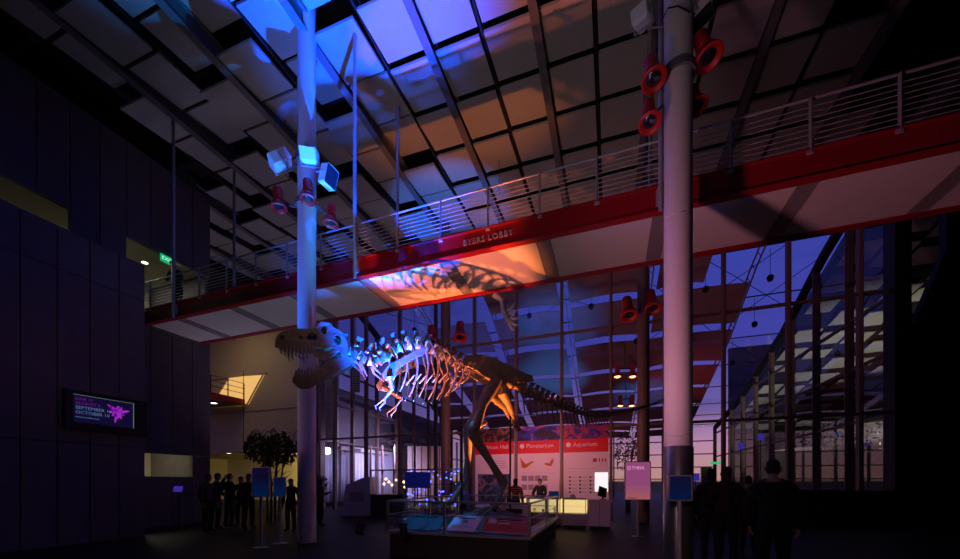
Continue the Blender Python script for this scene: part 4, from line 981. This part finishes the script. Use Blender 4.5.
    for sx in (-1, 1): mb.ball((sx * .082 * scale, (-.01 - lean * .67) * scale, 1.62 * scale), (.012, .022, .032), 8, 5)
    mb.ball((0, (-.112 - lean * .62) * scale, 1.575 * scale), (.022, .008, .005), 8, 4)
    mb.build('ears', M['skin'], t)
    return t
PY = math.pi
g = lambda px, Y, z=0: place(px, Y, z)
person('person in dark clothes with a hand raised, leftmost in front of the yellow wall', g(217, 12.6), 2.6, CL[0], CL[1], 'raise', 1.09, seed=1)
person('person in black standing beside the left edge of the yellow wall', g(208, 11.8), 1.8, CL[3], CL[0], 'stand', 1.06, seed=12)
person('person in a dark jacket standing alone before the yellow wall', g(229, 13.0), 3.0, CL[1], CL[5], 'hips', 1.09, seed=2)
person('shorter person in dark clothes left of the taller blue screen sign', g(241, 13.4), .6, CL[0], CL[3], 'phone', 1.03, True, seed=3)
person('person in dark maroon half hidden by the taller blue screen sign', g(248.5, 12.6), 1.4, CL[2], CL[0], 'cross', 1.08, seed=4)
person('person in black between the small blue screen sign and the column', g(291, 12.0), .3, CL[0], CL[1], 'stand', .98, True, seed=5)
person('person with long hair just right of the blue-lit column base', g(321, 13.5), 2.2, CL[3], CL[0], 'phone', .98, True, seed=6)
person('person leaning on the footbridge railing at its left end', (-14.35, 8.75, 7.51), .3, CL[1], CL[0], 'desk', 1.0, seed=7, lean=.25)
person('dark-clothed clerk sitting close behind the ticket desk', g(540, 14.75), -.1, CL[0], CL[1], 'desk', .99, seed=8)
person('person in an orange striped knitted top at the ticket desk', g(515.5, 12.6), 2.9, M['striped'], CL[0], 'stand', .99, True, seed=9)
person('person in black seen from behind, right of the thick column', g(711, 7.4), 2.9, CL[0], CL[0], 'stand', 1.075, True, seed=10)
person('person with full dark hair at the far right, next to another in black', g(726, 6.6), 2.5, CL[2], CL[0], 'cross', 1.075, True, seed=11)
person('tall dark figure at the far right, in front of the side windows', g(773, 5.2), 2.8, CL[0], CL[0], 'stand', 1.1, seed=13)
person('dark figure between the tall figure and the long-haired person on the right', g(748, 8.5), 2.8, CL[3], CL[0], 'phone', 1.0, seed=14)

M['purplelit'] = emis('purple_lit', (.12, .06, .9), .3)
p_ = lamp_at(178, 489, 12.5)
t = thing('glowing_tablet', 'small blue glowing tablet held low in the dark beside the left wall window', 'tablet', p_, .33)
MB().box((0, 0, 0), (.30, .02, .2), rx=-.3).build('display', M['purplelit'], t); MB().tube([(0, .03, -.05), (0, .03, -p_.z)], .02, 6).build('stand', M['black'], t)
# ================================================================ LEFT: TREE, BALCONY, DRAPE, KIOSK
def leafy(name, p, h, crown_r, crown_z, nleaf, label, seed, trunks=5, hooks=0, cat='tree'):
    rnd = random.Random(seed); t = thing(name, label, cat, p)
    mb = MB(); tips = []
    for k in range(trunks):
        a = rnd.uniform(0, 6.28); r = rnd.uniform(.05, .3) * crown_r; q = Vector((math.cos(a) * r, math.sin(a) * r, 0)); e_ = Vector((math.cos(a) * r * 2.4, math.sin(a) * r * 2.4, crown_z + rnd.uniform(-.2, .4)))
        pts = catmull([q, q * 1.1 + Vector((rnd.uniform(-.05, .05), 0, crown_z * .5)), e_], 4); mb.tube(pts, [.045 - .003 * i for i in range(len(pts))], 6)
        for j in range(5):
            b = pts[rnd.randrange(3, len(pts))]; d = Vector((rnd.uniform(-1, 1), rnd.uniform(-1, 1), rnd.uniform(.1, .8))) * crown_r * .7; mb.tube([b, b + d * .5 + Vector((0, 0, .08)), b + d], [.02, .013, .006], 5); tips.append(b + d)
    for k in range(hooks):
        a = rnd.uniform(0, 6.28); b = Vector((math.cos(a), math.sin(a), 0)) * crown_r * rnd.uniform(.3, 1.05) + Vector((0, 0, crown_z + .35)); u = Vector((rnd.choice((-1, 1)) * RX, rnd.choice((-1, 1)) * RY, 0)) * .3
        mb.tube([Vector((b.x * .5, b.y * .5, crown_z)), b, b + Vector((0, 0, .3)) + u * .3, b + Vector((0, 0, .4)) + u, b + Vector((0, 0, .25)) + u * 1.6], [.02, .016, .014, .011, .006], 5)
    mb.build('trunk', M['bark'], t)
    lm = MB()
    for k in range(nleaf):
        while True:
            q = Vector((rnd.uniform(-1, 1), rnd.uniform(-1, 1), rnd.uniform(-1, 1)))
            if q.length < 1: break
        c = Vector((q.x * crown_r, q.y * crown_r, crown_z + q.z * crown_r * h)); c += Vector((math.sin(c.x * 5), math.cos(c.y * 6), math.sin(c.x * 4 + c.y * 7))) * .1
        R3 = Euler((rnd.uniform(0, 6), rnd.uniform(0, 6), rnd.uniform(0, 6))).to_matrix(); s_ = rnd.uniform(.05, .1)
        lm.add([c + R3 @ Vector(v) * s_ for v in ((-1, 0, 0), (0, .45, .1), (1.2, 0, 0), (0, -.45, .1))], [(0, 1, 2, 3)])
    lm.build('foliage', M['leaf'], t); return t
leafy('indoor_tree', g(273, 14.5), .66, .98, 2.85, 1700, 'slender leafy indoor tree behind the blue screens on the left', 21, 7, 12)
leafy('potted_plant', g(318, 15), 1.0, .3, 1.5, 90, 'dark spiky plant right of the blue-lit column base', 22, 3, 0, 'plant')
leafy('courtyard_tree', g(627, 20), 1.8, .6, 3.3, 520, 'dark narrow tree behind the right edge of the Aquarium banner', 23, 4, 0)
leafy('courtyard_tree', g(842, 19), .5, 2.2, 3.9, 500, 'dark spreading tree behind the right end of the glass front', 24, 5, 9)
t = thing('gallery_balcony', 'red-edged upper balcony with thin railing high on the left beige wall', 'balcony', (-25, 17, 7))
part(MB().bx(-24.1, -24.0, 14.2, 18.9, 6.95, 7.35), 'fascia', M['red'], t); part(MB().bx(-28, -24.1, 14.2, 18.9, 7.0, 7.25), 'slab', M['cream'], t)
for k in range(5): part(MB().box((-24.05, 14.3 + 1.14 * k, 7.9), (.05, .05, 1.1)), 'post', M['beamdark'], t)
for z in (7.75, 8.1, 8.45): part(MB().tube([(-24.05, 14.2, z), (-24.05, 18.9, z)], .02, 6), 'rail', M['beamdark'], t)
t = thing('lit_stair_opening', 'slanting bright orange-lit opening in the beige wall above the small red balcony', 'opening', (-24.6, 18.95, 7))
q = [(-27.3, 7.2), (-23.8, 7.0), (-22.3, 8.95), (-25.5, 9.1)]
M['glowboards'] = mat('glow_boards', (.7, .42, .15), .6, var=.2, scale=8, emit=(1, .58, .18), estr=.75)  # light of the opening put into the emission of a flat plate
part(MB().add([(x, 18.93, z) for x, z in q] + [(x, 18.99, z) for x, z in q], [(0, 1, 2, 3), (4, 5, 6, 7), (0, 1, 5, 4), (1, 2, 6, 5), (2, 3, 7, 6), (3, 0, 4, 7)]), 'glow_boards', M['glowboards'], t)
mb = MB()
for (a, b), (c, d) in zip(q, q[1:] + q[:1]): mb.tube([(a, 18.9, b), (c, 18.9, d)], .05, 6)
part(mb, 'reveal', M['cream'], t)
downlight(Vector((g(214, 23).x, g(214, 23).y, 6.5)), 'bright lamp under the small red balcony on the left', .16)
downlight(Vector((g(229, 27).x, g(229, 27).y, 3.69)), 'small downlight in the curved soffit above the standing people', .14)
tag(MB().tube([(-23, 18, 9.0), (-23, 18, 3.6)], .02, 6).build('hanging_wire', M['cable']), 'thin wire hanging in front of the beige wall on the left', 'wire')

# pleated drape behind the left side glazing
mb = MB(); n = 120; vs = []
for i in range(n + 1):
    v = 18.2 + 9.5 * i / n; x = -17.0 + .10 * math.sin(i * 1.3) + .04 * math.sin(i * .37)
    vs += [(x, v, .3), (x + .02 * math.sin(i), v, 4.05)]
mb.add(vs, [(2 * i, 2 * i + 2, 2 * i + 3, 2 * i + 1) for i in range(n)])
o = mb.build('pleated_drape', M['drape'], smooth=True); tag(o, 'long pale pleated drape lit lavender behind the left end of the glass front', 'drape')
md = o.modifiers.new('t', 'SOLIDIFY'); md.thickness = .015
struct(MB().bx(-17.6, -17.45, 18, 40, 0, 8).build('wall_court_left', M['concrete']))
# grey kiosk
t = thing('grey_kiosk', 'grey slope-topped kiosk in front of the lavender drape', 'kiosk', g(361, 18), math.atan2(RY, RX))
MB().add([(-.85, -.4, 0), (.55, -.4, 0), (.55, -.4, 1.85), (.2, -.4, 1.8), (-.6, -.4, 1.45), (-.85, .4, 0), (.55, .4, 0), (.55, .4, 1.85), (.2, .4, 1.8), (-.6, .4, 1.45)], [(0, 1, 2, 3, 4), (5, 6, 7, 8, 9), (0, 1, 6, 5), (1, 2, 7, 6), (2, 3, 8, 7), (3, 4, 9, 8), (4, 0, 5, 9)]).build('body', M['kiosk'], t)
MB().box((-.05, -.405, .9), (.7, .01, .5)).build('panel', M['ink'], t)
t = thing('dark_cabinet', 'low dark cabinet to the right of the grey kiosk', 'cabinet', g(388, 17.5), math.atan2(RY, RX))
MB().box((0, 0, .5), (1.5, .6, .95)).build('body', M['black'], t); MB().box((0, 0, 1.0), (1.56, .66, .05)).build('worktop', M['blackm'], t)
t = thing('blue_screen_board', 'dark blue back-lit board on a stand behind the left plinth glass', 'screen', g(417.5, 15.2), math.atan2(RY, RX))
M['darkblue'] = emis('dark_blue_screen', (.003, .006, .11), .5)
MB().box((0, 0, zz(480, 15.2)), (1.05, .06, .66)).build('display', M['darkblue'], t); MB().tube([(0, .02, 0), (0, .02, 1.5)], .03, 8).box((0, 0, .01), (.6, .4, .02)).build('stand', M['blackm'], t)
# blue string lights on a rack
t = thing('string_light_rack', 'rack of blue string lights beside the dark blue board', 'string lights', g(437, 16.2), math.atan2(RY, RX))
rk = MB()
for x in (-1.3, -.5, .3, 1.0): rk.tube([(x, 0, 0), (x, 0, 2.0)], .02, 6)
for z in (.5, 1.0, 1.5, 2.0): rk.tube([(-1.3, 0, z), (1.0, 0, z)], .015, 6)
rk.build('rack', M['blackm'], t); random.seed(8)
for k in range(60):
    MB().ball((random.uniform(-1.3, 1.0), random.uniform(-.1, .1), random.uniform(.4, 2.1)), random.uniform(.02, .045), 8, 5).build('bulb', M['blueglow'], t)
# warm lit stall lamps further back
M['smallwarm'] = emis('small_warm_bulb', (1, .55, .2), 5)
for (px, py, Y) in ((384, 484, 19), (389, 482, 19), (386, 479, 19), (392, 485, 19), (396, 480, 20), (405, 487, 17.5), (404, 482, 17.5)):
    p = lamp_at(px, py, Y); t = thing('small_lamp', 'small warm lamp glowing among the stalls behind the glass, left of the blue board', 'lamp', p, 0, 'small warm stall lamps')
    MB().ball((0, 0, 0), .06, 8, 6).build('bulb', M['smallwarm'], t); MB().tube([(0, 0, -.05), (0, 0, -p.z)], .012, 5).build('stem', M['blackm'], t)
# pale lit block seen through the glass right of the blue board
t = thing('courtyard_pavilion', 'pink-lit small pavilion with tall windows in the courtyard, behind the rib cage', 'pavilion', g(426, 29))
a = math.atan2(RY, RX); t.rotation_euler = (0, 0, a); M['pinkwall'] = mat('pink_lit_wall', (.75, .6, .55), .7)
MB().box((.0, .6, 2.2), (2.9, 1.2, 4.4)).build('wall', M['pinkwall'], t); MB().box((0, .5, 4.5), (3.3, 1.8, .2)).build('roof', M['beamdark'], t)
for k in range(4): MB().box((-1.05 + .7 * k, -.02, 2.3), (.1, .06, 4.1)).build('window_post', M['bronze'], t)
# line loudspeaker
p = lamp_at(356, 380.5, 15.5)
t = thing('line_loudspeaker', 'ribbed brown line loudspeaker hanging beside the skeleton neck', 'loudspeaker', p, math.atan2(RY, RX))
MB().box((0, 0, 0), (.26, .2, .95)).build('cabinet', M['bronze'], t)
mb = MB()
for k in range(9): mb.box((0, -.11, -.4 + .1 * k), (.25, .03, .05))
mb.build('grille', M['creampanel'], t); MB().tube([(0, 0, .47), (0, 0, 13.0 - p.z)], .012, 6).build('cable', M['cable'], t)
# hanging claw-like ornament
p = lamp_at(502, 300, 13.2)
t = thing('hanging_claw', 'pale branching claw-like ornament hanging behind the bridge, above the skeleton hips', 'ornament', p, math.atan2(RY, RX))
mb = MB().tube([(-.28, 0, .2), (0, 0, .0), (.05, 0, -.35), (.22, 0, -.72)], [.12, .10, .085, .10], 9)
mb.build('stem', M['boneflat'], t, smooth=True)
for k, (a_, ln) in enumerate(((.5, .38), (.15, .42), (-.25, .45), (-.65, .46), (-1.1, .42))):
    d = Vector((math.cos(a_), .1 * (k - 2), math.sin(a_))); b = Vector((.12 + .03 * k, 0, -.42 - .09 * k))
    MB().tube([b, b + d * ln * .5, b + d * ln * .85 + Vector((0, 0, .05)), b + d * ln + Vector((.02, 0, .13))], [.07, .055, .035, .008], 7).build('finger', M['boneflat'], t, smooth=True)
MB().tube([(-.1, 0, .12), (-.1, 0, 13.1 - p.z)], .008, 5).build('wire', M['cable'], t)
# tall parking-meter like post and pair of kerb things by the far windows, right
t = thing('steel_pillar_sign', 'grey steel pillar among the windows right of the thick column', 'pillar', g(706, 17), 0); t['kind'] = 'thing'
MB().box((0, 0, 1.15), (.42, .2, 2.3)).build('body', M['steel'], t); MB().box((0, 0, .03), (.6, .4, .06)).build('base', M['beamdark'], t)
M['greenlit'] = emis('green_lit', (.05, .7, .25), .7)
t = thing('green_lit_sign', 'small green lit sign seen low through the windows right of the column', 'sign', lamp_at(716, 463, 16)); MB().box((0, 0, 0), (.45, .05, .1), rz=.3).build('face', M['greenlit'], t); MB().tube([(0, .03, 0), (0, .03, -2.4)], .02, 6).build('post', M['beamdark'], t)

for (px, py, Y, lab) in ((696, 477, 17, 'blue-violet lit screen low behind the thick right column'), (741, 446, 21, 'blue-violet lit screen, left one high among the side windows'), (761, 437, 21, 'blue-violet lit screen, right one high among the side windows')):
    p = lamp_at(px, py, Y); t = thing('lit_screen', lab, 'screen', p, .33); MB().box((0, 0, 0), (.3, .05, .34)).build('display', M['purplelit'], t); MB().tube([(0, .04, 0), (0, .04, -p.z)], .02, 6).build('post', M['beamdark'], t)

# ================================================================ LIGHT
# added ambient fill for ceiling and soffit, not real fixtures (soft, warm grey)
K = 1.0
spot('lobby_fill', (-3.2, -1.2, .6), (-3.6, 9.0, 12.0), 860, (1, .80, .76), 64, 1.0, 1.4)
spot('lobby_fill_left', (-9.5, 7.0, .6), (-10.0, 10.5, 13.6), 240, (.62, .60, .95), 85, 1.0, .4)
spot('back_fill', (-14, 13.5, .8), (-16, 13.5, 13.6), 600, (.62, .50, .85), 110, 1.0, .4)
spot('column_blue', (-8.9, 5.0, .3), (-7.6, 7.75, 9.2), 5200, (.015, .13, 1), 27, .8, .15)
spot('column_pink_left', (-9.6, 4.8, 1.2), (-7.6, 7.75, 4.0), 70, (.85, .42, .85), 60, 1, .2)
spot('column_pink_right', (-2.6, 3.4, .5), (1.13, 7.29, 4.6), 950, (1, .36, .52), 52, 1.0, .2)
spot('column_blue_right', (-1.5, 6.4, 1.2), (1.13, 7.29, 8.5), 120, (.25, .2, 1), 40, 1.0, .2)
spot('bridge_front', (-3.0, 2.0, 1.2), (-3.8, 8.2, 7.5), 150, (1, .55, .65), 70, 1.0, .3)
spot('skeleton_fill', (-4.5, 3.5, 1.4), (-5.6, 7.0, 4.4), 20, (1, .40, .42), 50, 1.0, .4)
spot('banner_light', (-3.2, 12.6, 6.6), (-3.2, 17.3, 2.3), 200, (1, .30, .6), 75, 1.0, .3)
spot('glass_fill', (-3.4, 12.0, 2.4), (-3.2, 17.4, 5.8), 620, (1, .36, .33), 140, 1.0, .3)  # added warm spot, lifts the mullions and far columns
spot('sign_fill', (-.5, -1.5, 3.2), (-1.6, 7.5, .9), 180, (1, .55, .62), 70, 1.0, .3)
spot('left_wall_wash', (-8.5, 3.5, 4), (-14.0, 7.5, 5.5), 22, (.9, .5, .65), 80, 1.0, .4)
area('west_hall_light', (-23, 15.5, 11), (-23, 19, 6), 28, (1, .68, .36), 3)
area('west_low_light', (-21, 21.5, 3.4), (-22, 25, 1.5), 330, (1, .78, .24), 5, 1)
area('gallery_light', (-16.8, 8.5, 9.8), (-16.8, 8.5, 7), 34, (.95, 1, .75), 1.5)
area('gallery_light_front', (-16.8, 4.5, 9.8), (-16.8, 4.5, 7), 5, (.95, 1, .75), 1.5)
area('lower_room_light', (-17, 8.6, 3.4), (-17, 8.6, 0), 32, (1, .92, .6), 1)
# courtyard
spot('court_blue', (-4, 20, .4), (-3.2, 22.8, 11), 4200, (.01, .20, 1), 34, .9, .3)
spot('court_blue_left', (-9, 20, .4), (-9.2, 23.8, 11), 2600, (.01, .14, 1), 44, .9, .3)
spot('court_blue_right', (1, 26, .4), (2.5, 31, 9), 2000, (.01, .24, 1), 34, .9, .3)
spot('court_blue_mid', (-2, 25, .4), (-4, 27.5, 9.5), 3600, (.02, .26, 1), 36, .8, .3)
spot('court_magenta', (3, 20, .4), (1, 25, 10), 420, (.75, .14, .4), 100, .8, .3)
spot('court_red', (4, 26, .4), (5, 29, 9), 500, (1, .08, .1), 50, .8, .3)
spot('court_violet', (-10, 24, .4), (-10, 27, 10), 300, (.30, .10, 1), 100, .8, .3)
area('court_back', (-3, 36, .5), (-3, 36, 8), 90, (.7, .25, .5), 8)
spot('drape_light', (-12.6, 22.0, 3.9), (-17, 22.5, 2.0), 1700, (.62, .50, 1), 150, 1, .3)
spot('pavilion_light', (-10, 22, 1), (-12.5, 26, 2.5), 300, (1, .5, .4), 60, 1, .3)
spot('east_hall_light', (13.5, 22, 1.5), (14, 30, 9), 2200, (1, .95, .78), 75, 1, .3)
spot('east_hall_light_far', (11.5, 30, 1.0), (13, 36, 7), 600, (1, .95, .8), 90, 1, .3)
